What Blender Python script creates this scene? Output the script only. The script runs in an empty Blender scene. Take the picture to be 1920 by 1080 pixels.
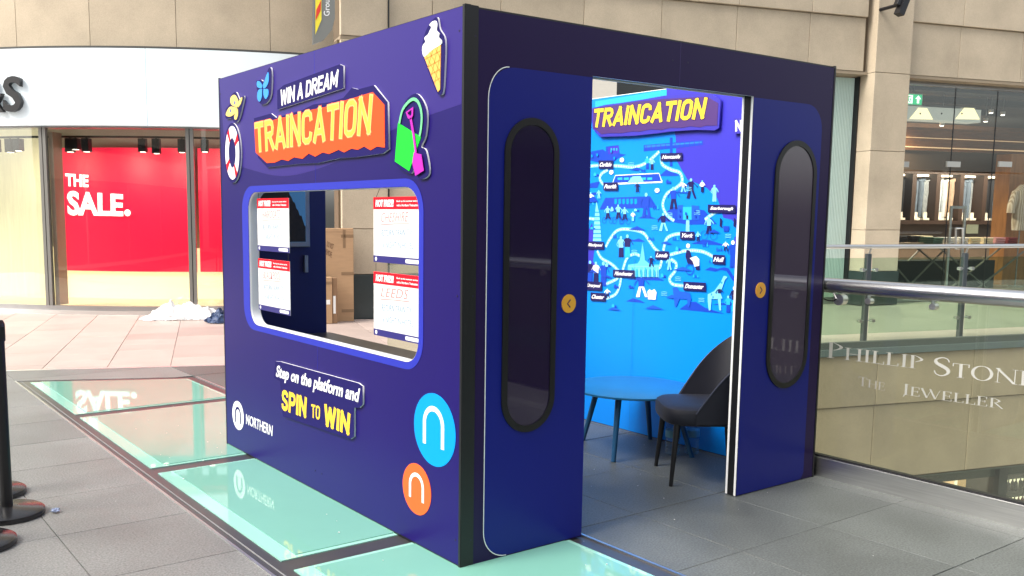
import bpy, bmesh, math, random
from mathutils import Vector, Matrix, noise
random.seed(7)
S = bpy.context.scene
COL = S.collection
R = math.radians
V = Vector

# ------------------------------------------------------------------ camera
FPX = 1752.4
CAM = V((-2.3116, -3.2081, 1.5472))
yaw, pitch, roll = 0.951158, -0.12241, 0.007875
F = V((math.cos(pitch)*math.cos(yaw), math.cos(pitch)*math.sin(yaw), math.sin(pitch)))
_r = F.cross(V((0, 0, 1))).normalized(); _u = _r.cross(F)
CR = math.cos(roll)*_r + math.sin(roll)*_u
CU = -math.sin(roll)*_r + math.cos(roll)*_u
cd = bpy.data.cameras.new('camera'); cam = bpy.data.objects.new('camera', cd); COL.objects.link(cam)
M = Matrix((CR, CU, -F)).transposed().to_4x4(); M.translation = CAM
cam.matrix_world = M
cd.sensor_width = 36; cd.lens = FPX/1920*36
cd.shift_x = 101.9/1920; cd.shift_y = 77.5/1920
cd.clip_start = .05; cd.clip_end = 300
S.camera = cam
CX, CY = 858.1, 617.5

# ------------------------------------------------------------------ light
w = bpy.data.worlds.new('World'); S.world = w; w.use_nodes = True
nt = w.node_tree; nt.nodes.clear()
out = nt.nodes.new('ShaderNodeOutputWorld'); bg = nt.nodes.new('ShaderNodeBackground')
sky = nt.nodes.new('ShaderNodeTexSky'); sky.sky_type = 'NISHITA'; sky.sun_disc = False
SUN_DIR = V((-.72, .06, .74)).normalized()
sky.sun_elevation = math.asin(SUN_DIR.z); sky.sun_rotation = math.atan2(SUN_DIR.x, SUN_DIR.y)
sky.dust_density = 4; sky.air_density = 1.2
hs = nt.nodes.new('ShaderNodeHueSaturation'); hs.inputs['Saturation'].default_value = .35
nt.links.new(sky.outputs[0], hs.inputs['Color']); nt.links.new(hs.outputs[0], bg.inputs[0])
bg.inputs[1].default_value = .15
nt.links.new(bg.outputs[0], out.inputs[0])
sl = bpy.data.lights.new('sun', 'SUN'); sl.energy = 2.1; sl.angle = R(26); sl.color = (1, .94, .84)
so = bpy.data.objects.new('sun', sl); COL.objects.link(so); so.location = (0, 0, 20)
so.rotation_euler = SUN_DIR.to_track_quat('Z', 'Y').to_euler()
S.view_settings.view_transform = 'Standard'; S.view_settings.look = 'None'
S.view_settings.gamma = 1; S.view_settings.use_curve_mapping = False
S.view_settings.exposure = 1.0
S.render.film_transparent = False

# ------------------------------------------------------------------ helpers
def ray(px, py): return F + CR*((px-CX)/FPX) - CU*((py-CY)/FPX)
def hit(px, py, P, n):
    d = ray(px, py); return CAM + d*((P-CAM).dot(n)/d.dot(n))
class Plane:
    def __init__(s, O, u, v=(0, 0, 1)):
        s.O = V(O); s.u = V(u).normalized(); s.v = V(v).normalized(); s.n = s.u.cross(s.v)
    def px(s, x, y):
        p = hit(x, y, s.O, s.n)-s.O; return (p.dot(s.u), p.dot(s.v))
    def w(s, u, v, o=0): return s.O+s.u*u+s.v*v+s.n*o
def srgb(r, g, b):
    f = lambda c: (c/12.92 if c <= .04045 else ((c+.055)/1.055)**2.4)
    return (f(r/255), f(g/255), f(b/255))
MATS = {}
def mat(name, col, rough=.5, metal=0, spec=.5, noise_amt=0, scale=6, bump=0, bscale=60, rnd=0, coat=0, emit=None, es=0, rvar=0, stretch=None, grain=0, gscale=300, alpha=None):
    if name in MATS: return MATS[name]
    m = bpy.data.materials.new(name); m.use_nodes = True; MATS[name] = m
    t = m.node_tree; b = t.nodes['Principled BSDF']; N = t.nodes.new; L = t.links.new
    b.inputs['Base Color'].default_value = (*col, 1); b.inputs['Roughness'].default_value = rough
    b.inputs['Metallic'].default_value = metal; b.inputs['Specular IOR Level'].default_value = spec
    if coat: b.inputs['Coat Weight'].default_value = coat; b.inputs['Coat Roughness'].default_value = .08
    if emit: b.inputs['Emission Color'].default_value = (*emit, 1); b.inputs['Emission Strength'].default_value = es
    if noise_amt or rnd or bump or rvar or grain:
        tc = N('ShaderNodeTexCoord'); mp = N('ShaderNodeMapping'); L(tc.outputs['Object'], mp.inputs[0])
        if stretch: mp.inputs['Scale'].default_value = stretch
        last = None
        nz = N('ShaderNodeTexNoise'); nz.inputs['Scale'].default_value = scale; nz.inputs['Detail'].default_value = 6; nz.inputs['Roughness'].default_value = .6
        L(mp.outputs[0], nz.inputs['Vector'])
        hsv = N('ShaderNodeHueSaturation'); hsv.inputs['Color'].default_value = (*col, 1)
        mr = N('ShaderNodeMapRange'); mr.inputs['From Min'].default_value = .25; mr.inputs['From Max'].default_value = .75
        mr.inputs['To Min'].default_value = 1-noise_amt; mr.inputs['To Max'].default_value = 1+noise_amt
        L(nz.outputs['Fac'], mr.inputs['Value']); val = mr.outputs[0]
        if grain:
            g = N('ShaderNodeTexNoise'); g.inputs['Scale'].default_value = gscale; g.inputs['Detail'].default_value = 2; L(mp.outputs[0], g.inputs['Vector'])
            gr = N('ShaderNodeMapRange'); gr.inputs['From Min'].default_value = .3; gr.inputs['From Max'].default_value = .7
            gr.inputs['To Min'].default_value = 1-grain; gr.inputs['To Max'].default_value = 1+grain; L(g.outputs['Fac'], gr.inputs['Value'])
            mu = N('ShaderNodeMath'); mu.operation = 'MULTIPLY'; L(val, mu.inputs[0]); L(gr.outputs[0], mu.inputs[1]); val = mu.outputs[0]
        if rnd:
            oi = N('ShaderNodeObjectInfo'); rr = N('ShaderNodeMapRange')
            rr.inputs['To Min'].default_value = 1-rnd; rr.inputs['To Max'].default_value = 1+rnd; L(oi.outputs['Random'], rr.inputs['Value'])
            mu = N('ShaderNodeMath'); mu.operation = 'MULTIPLY'; L(val, mu.inputs[0]); L(rr.outputs[0], mu.inputs[1]); val = mu.outputs[0]
        L(val, hsv.inputs['Value']); L(hsv.outputs[0], b.inputs['Base Color'])
        if rvar:
            r2 = N('ShaderNodeMapRange'); r2.inputs['To Min'].default_value = max(.02, rough-rvar); r2.inputs['To Max'].default_value = rough+rvar
            L(nz.outputs['Fac'], r2.inputs['Value']); L(r2.outputs[0], b.inputs['Roughness'])
        if bump:
            n2 = N('ShaderNodeTexNoise'); n2.inputs['Scale'].default_value = bscale; n2.inputs['Detail'].default_value = 4; L(mp.outputs[0], n2.inputs['Vector'])
            bp = N('ShaderNodeBump'); bp.inputs['Strength'].default_value = bump; bp.inputs['Distance'].default_value = .01
            L(n2.outputs['Fac'], bp.inputs['Height']); L(bp.outputs[0], b.inputs['Normal'])
    return m
def glass(name, tint, refl=1.0, rough=0.0, ior=1.45, haze=0):
    if name in MATS: return MATS[name]
    m = bpy.data.materials.new(name); m.use_nodes = True; MATS[name] = m
    t = m.node_tree; t.nodes.clear(); N = t.nodes.new; L = t.links.new
    o = N('ShaderNodeOutputMaterial'); tr = N('ShaderNodeBsdfTransparent'); tr.inputs[0].default_value = (*tint, 1)
    g = N('ShaderNodeBsdfGlossy'); g.inputs['Roughness'].default_value = rough; g.inputs[0].default_value = (refl, refl, refl, 1)
    lw = N('ShaderNodeLayerWeight'); lw.inputs[0].default_value = .5
    pw = N('ShaderNodeMath'); pw.operation = 'POWER'; pw.inputs[1].default_value = 5; L(lw.outputs['Facing'], pw.inputs[0])
    fr = N('ShaderNodeMath'); fr.operation = 'MULTIPLY_ADD'; fr.inputs[1].default_value = .94; fr.inputs[2].default_value = .085 if name == 'shop_glass' else .045; L(pw.outputs[0], fr.inputs[0])
    mx = N('ShaderNodeMixShader'); L(fr.outputs[0], mx.inputs[0]); L(tr.outputs[0], mx.inputs[1]); L(g.outputs[0], mx.inputs[2])
    src = mx.outputs[0]
    if haze:
        df = N('ShaderNodeBsdfDiffuse'); df.inputs[0].default_value = (.8, .85, .82, 1); m2 = N('ShaderNodeMixShader'); m2.inputs[0].default_value = haze
        L(src, m2.inputs[1]); L(df.outputs[0], m2.inputs[2]); src = m2.outputs[0]
    L(src, o.inputs[0]); return m

def props(o, label=None, cat=None, group=None, kind=None):
    if label: o['label'] = label
    if cat: o['category'] = cat
    if group: o['group'] = group
    if kind: o['kind'] = kind
    return o
def thing(name, label, cat, loc=(0, 0, 0), group=None, rz=0, kind=None):
    o = bpy.data.objects.new(name, None); COL.objects.link(o); o.location = loc; o.rotation_euler = (0, 0, rz)
    o.empty_display_size = .1
    return props(o, label, cat, group, kind)
def origin_of(o):
    p = V((0, 0, 0))
    while o: p += o.location; o = o.parent
    return p
class MB:
    def __init__(s): s.v = []; s.f = []; s.m = []; s.k = 0; s.sm = False
    def add(s, vs, fs):
        b = len(s.v); s.v += [V(x) for x in vs]; s.f += [[b+i for i in f] for f in fs]; s.m += [s.k]*len(fs); return s
    def box(s, x0, x1, y0, y1, z0, z1):
        return s.add([(x0, y0, z0), (x1, y0, z0), (x1, y1, z0), (x0, y1, z0), (x0, y0, z1), (x1, y0, z1), (x1, y1, z1), (x0, y1, z1)],
                     [(0, 3, 2, 1), (4, 5, 6, 7), (0, 1, 5, 4), (1, 2, 6, 5), (2, 3, 7, 6), (3, 0, 4, 7)])
    def ob(s, P, u0, u1, v0, v1, o0, o1):   # box in plane coordinates, o = out of the plane
        q = [P.w(u, v, o) for (u, v, o) in ((u0, v0, o0), (u1, v0, o0), (u1, v1, o0), (u0, v1, o0), (u0, v0, o1), (u1, v0, o1), (u1, v1, o1), (u0, v1, o1))]
        return s.add(q, [(0, 3, 2, 1), (4, 5, 6, 7), (0, 1, 5, 4), (1, 2, 6, 5), (2, 3, 7, 6), (3, 0, 4, 7)])
    def bob(s, P, u0, u1, v0, v1, o0, o1, c=.004):  # same with chamfered front edges
        q = [P.w(u, v, o0) for u, v in ((u0, v0), (u1, v0), (u1, v1), (u0, v1))]
        q += [P.w(u, v, o1-c) for u, v in ((u0, v0), (u1, v0), (u1, v1), (u0, v1))]
        q += [P.w(u, v, o1) for u, v in ((u0+c, v0+c), (u1-c, v0+c), (u1-c, v1-c), (u0+c, v1-c))]
        f = [(8, 9, 10, 11)]
        for i in range(4):
            j = (i+1) % 4; f += [(i, j, 4+j, 4+i), (4+i, 4+j, 8+j, 8+i)]
        return s.add(q, f+[(0, 3, 2, 1)])
    def prism(s, poly, z0, z1, c=0):
        n = len(poly); cx = sum(p[0] for p in poly)/n; cy = sum(p[1] for p in poly)/n
        vs = [(p[0], p[1], z0) for p in poly]+[(p[0], p[1], z1-c) for p in poly]
        def ins(p):
            dx, dy = cx-p[0], cy-p[1]; l = math.hypot(dx, dy) or 1; return (p[0]+dx/l*c*1.4, p[1]+dy/l*c*1.4, z1)
        fs = [tuple(range(n-1, -1, -1))]+[(i, (i+1) % n, n+(i+1) % n, n+i) for i in range(n)]
        if c:
            vs += [ins(p) for p in poly]; fs += [(n+i, n+(i+1) % n, 2*n+(i+1) % n, 2*n+i) for i in range(n)]+[tuple(range(2*n, 3*n))]
        else: fs += [tuple(range(n, 2*n))]
        return s.add(vs, fs)
    def tube(s, pts, r, n=10, cap=True):
        pts = [V(p) for p in pts]; rs = r if isinstance(r, (list, tuple)) else [r]*len(pts); vs = []; fs = []
        pu = None
        for i, p in enumerate(pts):
            t = (pts[min(i+1, len(pts)-1)]-pts[max(i-1, 0)]).normalized()
            a = (pu if pu is not None else (V((0, 0, 1)) if abs(t.z) < .9 else V((1, 0, 0))))
            a = (a-t*a.dot(t)).normalized(); pu = a; b = t.cross(a)
            vs += [p+(a*math.cos(2*math.pi*k/n)+b*math.sin(2*math.pi*k/n))*rs[i] for k in range(n)]
        for i in range(len(pts)-1):
            fs += [(i*n+k, i*n+(k+1) % n, (i+1)*n+(k+1) % n, (i+1)*n+k) for k in range(n)]
        if cap: fs += [tuple(range(n-1, -1, -1)), tuple(range((len(pts)-1)*n, len(pts)*n))]
        s.sm = True
        return s.add(vs, fs)
    def lathe(s, prof, c=(0, 0, 0), n=24):
        c = V(c); vs = []; fs = []
        for r_, z in prof: vs += [c+V((r_*math.cos(2*math.pi*k/n), r_*math.sin(2*math.pi*k/n), z)) for k in range(n)]
        for i in range(len(prof)-1):
            fs += [(i*n+k, i*n+(k+1) % n, (i+1)*n+(k+1) % n, (i+1)*n+k) for k in range(n)]
        fs += [tuple(range(n-1, -1, -1)), tuple(range((len(prof)-1)*n, len(prof)*n))]
        s.sm = True
        return s.add(vs, fs)
    def build(s, name, mats, parent=None, org=None, world=True, smooth=None):
        o0 = origin_of(parent) if parent else (V(org) if org else V((0, 0, 0)))
        if not world: o0 = V((0, 0, 0))
        me = bpy.data.meshes.new(name); me.from_pydata([tuple(v-o0) for v in s.v], [], s.f)
        mats = mats if isinstance(mats, list) else [mats]
        for m in mats: me.materials.append(m)
        if len(mats) > 1: me.polygons.foreach_set('material_index', s.m)
        sm = s.sm if smooth is None else smooth
        me.update()
        if sm:
            me.polygons.foreach_set('use_smooth', [True]*len(me.polygons))
            try: me.set_sharp_from_angle(angle=R(38))
            except Exception: pass
        o = bpy.data.objects.new(name, me); COL.objects.link(o)
        if parent: o.parent = parent
        elif org: o.location = org
        return o
def copy_tree(o, parent=None):
    c = o.copy(); COL.objects.link(c); c.parent = parent
    for ch in list(o.children): copy_tree(ch, c)
    return c

PEND = []
def flat(name, loops, P, off, th, m, parent=None, bev=0, org=None, tagp=None):
    cu = bpy.data.curves.new(name+'_c', 'CURVE'); cu.dimensions = '2D'; cu.fill_mode = 'BOTH'; cu.extrude = max(th/2-bev, 1e-5)
    if bev: cu.bevel_depth = bev; cu.bevel_resolution = 1; cu.offset = -bev
    for lp in loops:
        sp = cu.splines.new('POLY'); sp.points.add(len(lp)-1); sp.use_cyclic_u = True
        for i, (a, b) in enumerate(lp): sp.points[i].co = (a, b, 0, 1)
    o = bpy.data.objects.new(name+'_c', cu); COL.objects.link(o)
    PEND.append(dict(o=o, name=name, P=P, off=off+th/2, m=m, parent=parent, quad=None, org=org, tagp=tagp))
def ptext(name, s, P, quad, off, th, m, parent=None, bold=.0, shear=0, space=1, bev=0, org=None, tagp=None):
    cu = bpy.data.curves.new(name+'_c', 'FONT'); cu.body = s; cu.offset = bold; cu.shear = shear; cu.space_character = space
    cu.extrude = .001; cu.resolution_u = 3
    o = bpy.data.objects.new(name+'_c', cu); COL.objects.link(o)
    PEND.append(dict(o=o, name=name, P=P, off=off, th=th, m=m, parent=parent, quad=quad, org=org, tagp=tagp))
BLOCK = {
 'T': (1, [[(0, 1), (1, 1)], [(.5, 1), (.5, 0)]]),
 'R': (1, [[(0, 0), (0, 1)], [(0, 1), (.65, 1), (.92, .93), (1, .76), (.92, .58), (.65, .5), (0, .5)], [(.45, .5), (1, 0)]]),
 'P': (1, [[(0, 0), (0, 1)], [(0, 1), (.65, 1), (.92, .93), (1, .73), (.92, .53), (.65, .44), (0, .44)]]),
 'A': (1.12, [[(0, 0), (.5, 1)], [(.5, 1), (1, 0)], [(.2, .26), (.8, .26)]]),
 'I': (0, [[(.5, 0), (.5, 1)]]),
 'N': (1.05, [[(0, 0), (0, 1)], [(0, 1), (1, 0)], [(1, 0), (1, 1)]]),
 'C': (1, [[(1, .74), (.94, .91), (.7, 1), (.3, 1), (.06, .91), (0, .72), (0, .28), (.06, .09), (.3, 0), (.7, 0), (.94, .09), (1, .27)]]),
 'O': (1, [[(.5, 1), (.7, 1), (.94, .9), (1, .7), (1, .3), (.94, .1), (.7, 0), (.3, 0), (.06, .1), (0, .3), (0, .7), (.06, .9), (.3, 1), (.52, 1)]]),
 'D': (1, [[(0, 0), (0, 1)], [(0, 1), (.6, 1), (.92, .88), (1, .6), (1, .4), (.92, .12), (.6, 0), (0, 0)]]),
 'E': (.85, [[(0, 0), (0, 1)], [(0, 1), (1, 1)], [(0, .5), (.85, .5)], [(0, 0), (1, 0)]]),
 'M': (1.35, [[(0, 0), (0, 1)], [(0, 1), (.5, .25)], [(.5, .25), (1, 1)], [(1, 1), (1, 0)]]),
 'W': (1.5, [[(0, 1), (.22, 0)], [(.22, 0), (.5, .9)], [(.5, .9), (.78, 0)], [(.78, 0), (1, 1)]]),
 'S': (.95, [[(1, .78), (.93, .93), (.7, 1), (.3, 1), (.06, .92), (0, .76), (.1, .6), (.5, .5), (.9, .4), (1, .25), (.93, .08), (.7, 0), (.3, 0), (.06, .08), (0, .22)]]),
 'H': (1, [[(0, 0), (0, 1)], [(1, 0), (1, 1)], [(0, .5), (1, .5)]]),
 ' ': (.1, [])}
def block_text(name, s, P, quad, off, m, parent, layers=((1.0, 0),), slant=.0, wf=.30, mats=None):
    # heavy condensed capitals drawn with broad strokes; layers = (stroke width factor, height offset)
    TL, TR, BR, BL = [V(q) for q in quad]
    core = sum(BLOCK[c][0] for c in s); gap = wf*1.35; tot = core+gap*(len(s)-1)+wf
    H = ((TL-BL).length+(TR-BR).length)/2; Wm = ((TR-TL).length+(BR-BL).length)/2
    unit = Wm/tot; hw = wf*unit/2
    def mp(x, y):
        x += (y-.5)*slant; a = x/tot; return BL*(1-a)*(1-y)+BR*a*(1-y)+TR*a*y+TL*(1-a)*y
    for li, (f_, dz) in enumerate(layers):
        b = MB(); z = off+dz; pos = wf/2
        for c in s:
            w_, st_ = BLOCK[c]
            for k_, pl_ in enumerate(st_):
                pts = []
                for i, (x, y) in enumerate(pl_):
                    yy = (hw+y*(H-2*hw))/H; pts.append(mp(pos+x*w_, yy))
                ext = hw*f_ if True else 0
                hz = abs(pts[0].y-pts[-1].y) < H*.1 and len(pts) == 2
                wd = 2*hw*f_
                if len(pts) == 2 or c in 'CS':
                    d0 = (pts[0]-pts[1]).normalized(); d1 = (pts[-1]-pts[-2]).normalized()
                    e_ = hw*f_*(1 if len(pts) == 2 else .35)
                    pts[0] = pts[0]+d0*e_; pts[-1] = pts[-1]+d1*e_
                z += .000012
                nL = len(pts); st2 = stroke([tuple(p) for p in pts], wd); L2 = st2[:nL]; R2 = st2[nL:][::-1]
                b.add([P.w(u, v, z) for u, v in L2+R2], [(i, nL+i, nL+i+1, i+1) for i in range(nL-1)])
            pos += w_+gap
        b.build(name[li] if isinstance(name, (list, tuple)) else name, mats[li] if mats else m, parent, smooth=False)
def flush():
    bpy.context.view_layer.update(); dg = bpy.context.evaluated_depsgraph_get(); res = []
    for e in PEND: e['me'] = bpy.data.meshes.new_from_object(e['o'].evaluated_get(dg))
    for e in PEND:
        me = e['me']; P = e['P']; me.materials.clear(); me.materials.append(e['m'])
        o0 = origin_of(e['parent']) if e['parent'] else (V(e['org']) if e['org'] else V((0, 0, 0)))
        if e['quad']:
            xs = [v.co.x for v in me.vertices]; ys = [v.co.y for v in me.vertices]
            x0, x1, y0, y1 = min(xs), max(xs), min(ys), max(ys); TL, TR, BR, BL = [V((*q, 0)) for q in e['quad']]
            for v in me.vertices:
                a = (v.co.x-x0)/(x1-x0); b = (v.co.y-y0)/(y1-y0)
                q = BL*(1-a)*(1-b)+BR*a*(1-b)+TR*a*b+TL*(1-a)*b
                v.co = P.w(q.x, q.y, e['off']+(e['th'] if v.co.z > 0 else 0))-o0
        else:
            for v in me.vertices: v.co = P.w(v.co.x, v.co.y, e['off']+v.co.z)-o0
        me.name = e['name']
        cu = e['o'].data; bpy.data.objects.remove(e['o']); bpy.data.curves.remove(cu)
        o = bpy.data.objects.new(e['name'], me); COL.objects.link(o)
        if e['parent']: o.parent = e['parent']
        elif e['org']: o.location = e['org']
        if e['tagp']: props(o, **e['tagp'])
    PEND.clear()
def rrect(u0, u1, v0, v1, r, n=7):
    rs = r if isinstance(r, (list, tuple)) else [r]*4   # bl, br, tr, tl
    pts = []
    for (cx, cy, a0, q) in ((u0, v0, 180, 0), (u1, v0, 270, 1), (u1, v1, 0, 2), (u0, v1, 90, 3)):
        rr = rs[q]
        if rr <= 0: pts.append((cx, cy)); continue
        ccx = cx+rr*(1 if q in (0, 3) else -1); ccy = cy+rr*(1 if q in (0, 1) else -1)
        for k in range(n+1):
            a = R(a0+90*k/n); pts.append((ccx+rr*math.cos(a), ccy+rr*math.sin(a)))
    return pts
def circ(cx, cy, r, n=40, ry=None): return [(cx+r*math.cos(2*math.pi*k/n), cy+(ry or r)*math.sin(2*math.pi*k/n)) for k in range(n)]
def crom(pts, n=6):
    o = []
    for i in range(len(pts)-1):
        p0 = V(pts[max(i-1, 0)]); p1 = V(pts[i]); p2 = V(pts[i+1]); p3 = V(pts[min(i+2, len(pts)-1)])
        for k in range(n):
            t = k/n; o.append(.5*((2*p1)+(p2-p0)*t+(2*p0-5*p1+4*p2-p3)*t*t+(3*p1-p0-3*p2+p3)*t**3))
    o.append(V(pts[-1])); return [tuple(p) for p in o]
def stroke(pts, wd):
    L_, R_ = [], []
    for i, p in enumerate(pts):
        a = V(pts[max(i-1, 0)]); b = V(pts[min(i+1, len(pts)-1)]); d = (b-a).normalized(); nn = V((-d.y, d.x))
        L_.append(tuple(V(p)+nn*wd/2)); R_.append(tuple(V(p)-nn*wd/2))
    return L_+R_[::-1]
def clip(poly, a, b, c):    # keep a*x+b*y<=c
    o = []
    for i in range(len(poly)):
        p, q = poly[i], poly[(i+1) % len(poly)]; dp = a*p[0]+b*p[1]-c; dq = a*q[0]+b*q[1]-c
        if dp <= 0: o.append(p)
        if (dp < 0 < dq) or (dq < 0 < dp):
            t = dp/(dp-dq); o.append((p[0]+(q[0]-p[0])*t, p[1]+(q[1]-p[1])*t))
    return o
def area(p): return abs(sum(p[i][0]*p[(i+1) % len(p)][1]-p[(i+1) % len(p)][0]*p[i][1] for i in range(len(p))))/2

# ------------------------------------------------------------------ materials
navy = mat('navy_print', (.0115, .0045, .115), .38, spec=.24, noise_amt=.05, scale=1.1)
navy_l = mat('violet_print', (.030, .015, .185), .36, spec=.30)
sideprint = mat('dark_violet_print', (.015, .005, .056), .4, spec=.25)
doorblue = mat('door_blue_print', (.004, .010, .19), .36, spec=.3)
trimblue = mat('trim_blue', (.025, .034, .40), .5, spec=.25)
white = mat('white_board', (.82, .82, .82), .5)
offw = mat('reveal_white', (.62, .63, .64), .45)
black = mat('black_frame', (.008, .008, .010), .4)
darkglass = mat('dark_acrylic', (.012, .004, .032), .03, spec=.8, coat=.3)
greyglass = mat('smoked_acrylic', (.060, .044, .075), .03, spec=.8, coat=.5)
orange = mat('orange_print', (.88, .085, .018), .6, spec=.2)
coral = mat('coral_print', (.93, .17, .09), .6, spec=.2)
yellow = mat('yellow_print', (.95, .60, .055), .6, spec=.2)
cream = mat('cream_print', (.95, .76, .22), .6, spec=.2)
wht = mat('white_print', (.86, .86, .86), .6, spec=.2)
inkdark = mat('dark_navy_board', (.011, .006, .10), .6, spec=.2)
red = mat('red_print', (.75, .006, .02), .6, spec=.2)
sky1 = mat('cyan_print', (.0, .30, .85), .6, spec=.2)
steel = mat('brushed_steel', (.74, .74, .73), .34, metal=1, noise_amt=.12, scale=3, rvar=.06, stretch=(1, 1, 40))
steel_d = mat('satin_steel', (.42, .43, .44), .33, metal=1, noise_amt=.08, scale=5)
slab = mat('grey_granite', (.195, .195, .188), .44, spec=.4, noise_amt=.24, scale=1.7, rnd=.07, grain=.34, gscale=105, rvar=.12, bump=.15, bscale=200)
slab_shaded = mat('grey_granite_shaded', (.112, .121, .117), .42, spec=.4, noise_amt=.3, scale=1.4, rnd=.07, grain=.34, gscale=105, rvar=.12, bump=.15, bscale=200)  # darker copy of the granite, the booth's shade put into the colour
grout = mat('grout', (.07, .068, .065), .9)
pink = mat('pink_stone', (.43, .345, .31), .5, spec=.35, noise_amt=.10, scale=2.5, rnd=.13, grain=.12, gscale=120, rvar=.1)
stone = mat('sandstone', (.47, .395, .295), .75, spec=.2, noise_amt=.17, scale=1.3, rnd=.07, grain=.07, gscale=70, bump=.15, bscale=90)
stone_d = mat('sandstone_joint', (.13, .095, .06), .9)
mint = mat('mint_glass', (.19, .44, .355), .025, spec=.62, noise_amt=.05, scale=1.2)
mint_l = mat('mint_painted_light', (.31, .62, .51), .03, spec=.6)
frame_d = mat('floor_frame', (.05, .05, .052), .3, spec=.5, noise_amt=.1, scale=4)
plinth = mat('slate_plinth', (.035, .048, .05), .3, noise_amt=.2, scale=3)
clear = glass('clear_glass', (.86, .885, .79), .9, haze=.015)
clear_g = glass('green_glass', (.80, .90, .84), .9, ior=1.5)
shopglass = glass('shop_glass', (.9, .93, .92), .85, ior=1.5)

# ------------------------------------------------------------------ frames of reference
LA, LB = 2.698, 2.61
T = .07
PA = Plane((0, 0, 0), (0, -1, 0))
PB = Plane((0, 0, 0), (1, 0, 0))
PM = Plane((LB-.062, 0, 0), (0, -1, 0))
PK = Plane((0, LA-.062, 0), (1, 0, 0))
FA = V((4.157, 8.858, 0)); FD = V((.95843, -.28533, 0)); FN = V((.28533, .95843, 0))
PF = Plane(FA, FD)
def PFo(off): return Plane(FA+FN*off, FD)
WALK = 5.58     # n.P of the walkway edge across the void
PW = Plane(FN*WALK+FD*FA.dot(FD), FD)

# ------------------------------------------------------------------ floors
def gsheet(name, poly, z, m, th=None):
    b = MB()
    if th: b.prism(poly, z-th, z)
    else: b.add([(x, y, z) for x, y in poly], [tuple(range(len(poly)))])
    return b.build(name, m)
def L_line(x): return 6.68-.42*(x+.73)
near = [(-10, -10), (2.74, -10), (2.74, 4.98), (2.74, 5.3), (-10, L_line(-10))]
props(gsheet('floor', near, -.010, grout, .35), kind='structure')
floor = bpy.data.objects['floor']
far_poly = [(-10, L_line(-10)), (2.74, L_line(2.74)), (2.74, (WALK-FN.x*2.74)/FN.y), (24, (WALK-FN.x*24)/FN.y), (24, 9), (4, 18), (-10, 22)]
far_floor = props(gsheet('concourse_floor', far_poly, -.010, mat('pale_stone', (.50, .47, .42), .35, spec=.4, noise_amt=.1, scale=2, rvar=.1), .12), kind='structure')
gx0, gx1 = -.705, .74
EL = lambda x: 6.0-.46*(x+.70)      # far slanted end of the glass strip
def slabs():
    for j in range(-9, 12):
        y0 = .765+.665*(j-1); y1 = y0+.665
        xs = [gx0-.65*k for k in range(9)][::-1]
        cells = [(xs[i], xs[i+1]) for i in range(len(xs)-1)]
        cells += [(gx0, gx1)] if y1 > EL(.02) else []
        cells += [(gx1, 1.20), (1.20, 1.85), (1.85, 2.50), (2.50, 2.74)]
        for x0, x1 in cells:
            p = [(x0+.002, y0+.002), (x1-.002, y0+.002), (x1-.002, y1-.002), (x0+.002, y1-.002)]
            p = clip(p, .42, 1, 6.68-.42*.73-.035)
            if x0 == gx0: p = clip(p, -.46, -1, -(6.0-.46*.70)-.01) if p else p
            if len(p) < 3 or area(p) < .004: continue
            dz = random.uniform(-.0008, .0008)
            MB().prism(p, -.008, dz, .0015).build('paving_slab', slab_shaded if x0 > .7 else slab, floor)
slabs()
# steel threshold strip between grey and pink paving
b = MB(); xs = [-10, 2.74]
b.prism([(-10, L_line(-10)-.03), (2.74, L_line(2.74)-.03), (2.74, L_line(2.74)+.03), (-10, L_line(-10)+.03)], -.008, .002)
b.build('threshold_strip', mat('pale_metal', (.75, .72, .70), .3, metal=.6), far_floor)
e1 = V((.937, -.349)); e2 = V((.349, .937))
for i in range(-10, 12):
    a0 = -2.64+.61*i
    k = 0; b0 = 5.2+(.2 if i % 2 else 0)
    while b0 < 14.5:
        hgt = random.choice([.45, .9, .9, .6]); b1 = b0+hgt
        p = [tuple(e1*a+e2*bb) for a, bb in ((a0+.003, b0+.003), (a0+.607, b0+.003), (a0+.607, b1-.003), (a0+.003, b1-.003))]
        c = (sum(q[0] for q in p)/4, sum(q[1] for q in p)/4)
        b0 = b1
        if c[0] < -3 or c[0] > 5.5: continue
        p = clip(p, -.42, -1, -(6.68-.42*.73)-.035)
        if c[0] > 2.74 and p: p = clip(p, -FN.x, -FN.y, -WALK-.05)
        if p: p = clip(p, FN.x, FN.y, 9.9 if c[0] > 3.6 else 40)
        if len(p) < 3 or area(p) < .01: continue
        MB().prism(p, -.008, random.uniform(-.001, .001), .002).build('paving_slab', pink, far_floor)

# glass strip in the floor
gf = thing('glass_floor', None, None, (0, 2, 0), kind='structure')
bars = [-7.0, -5.14, -3.28, -1.41, .46, 2.31, 4.15]
ex = .012
b = MB(); b.prism([(gx0, -9), (gx1, -9), (gx1, EL(gx1)), (gx0, EL(gx0))], -.009, -.004); b.build('frame', frame_d, gf)
for k, y in enumerate(bars):
    ya = y+.065; yb = bars[k+1]-.065 if k+1 < len(bars) else None
    xa, xb = gx0+.095, gx1-.095
    top = (lambda x: yb) if yb else (lambda x: EL(x)-.10)
    poly = [(xa, ya), (xb, ya), (xb, top(xb)), (xa, top(xa))]
    MB().prism(poly, -.004, .001).build('light_band', mint_l, gf)  # refracted light along the pane border, painted as a paler mint
    w_ = .085
    poly = [(xa+w_, ya+.03), (xb-.03, ya+.03), (xb-.03, top(xb)-.03), (xa+w_, top(xa)-.03)]
    MB().prism(poly, .001, .0045).build('glass_pane', mint, gf)
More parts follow.
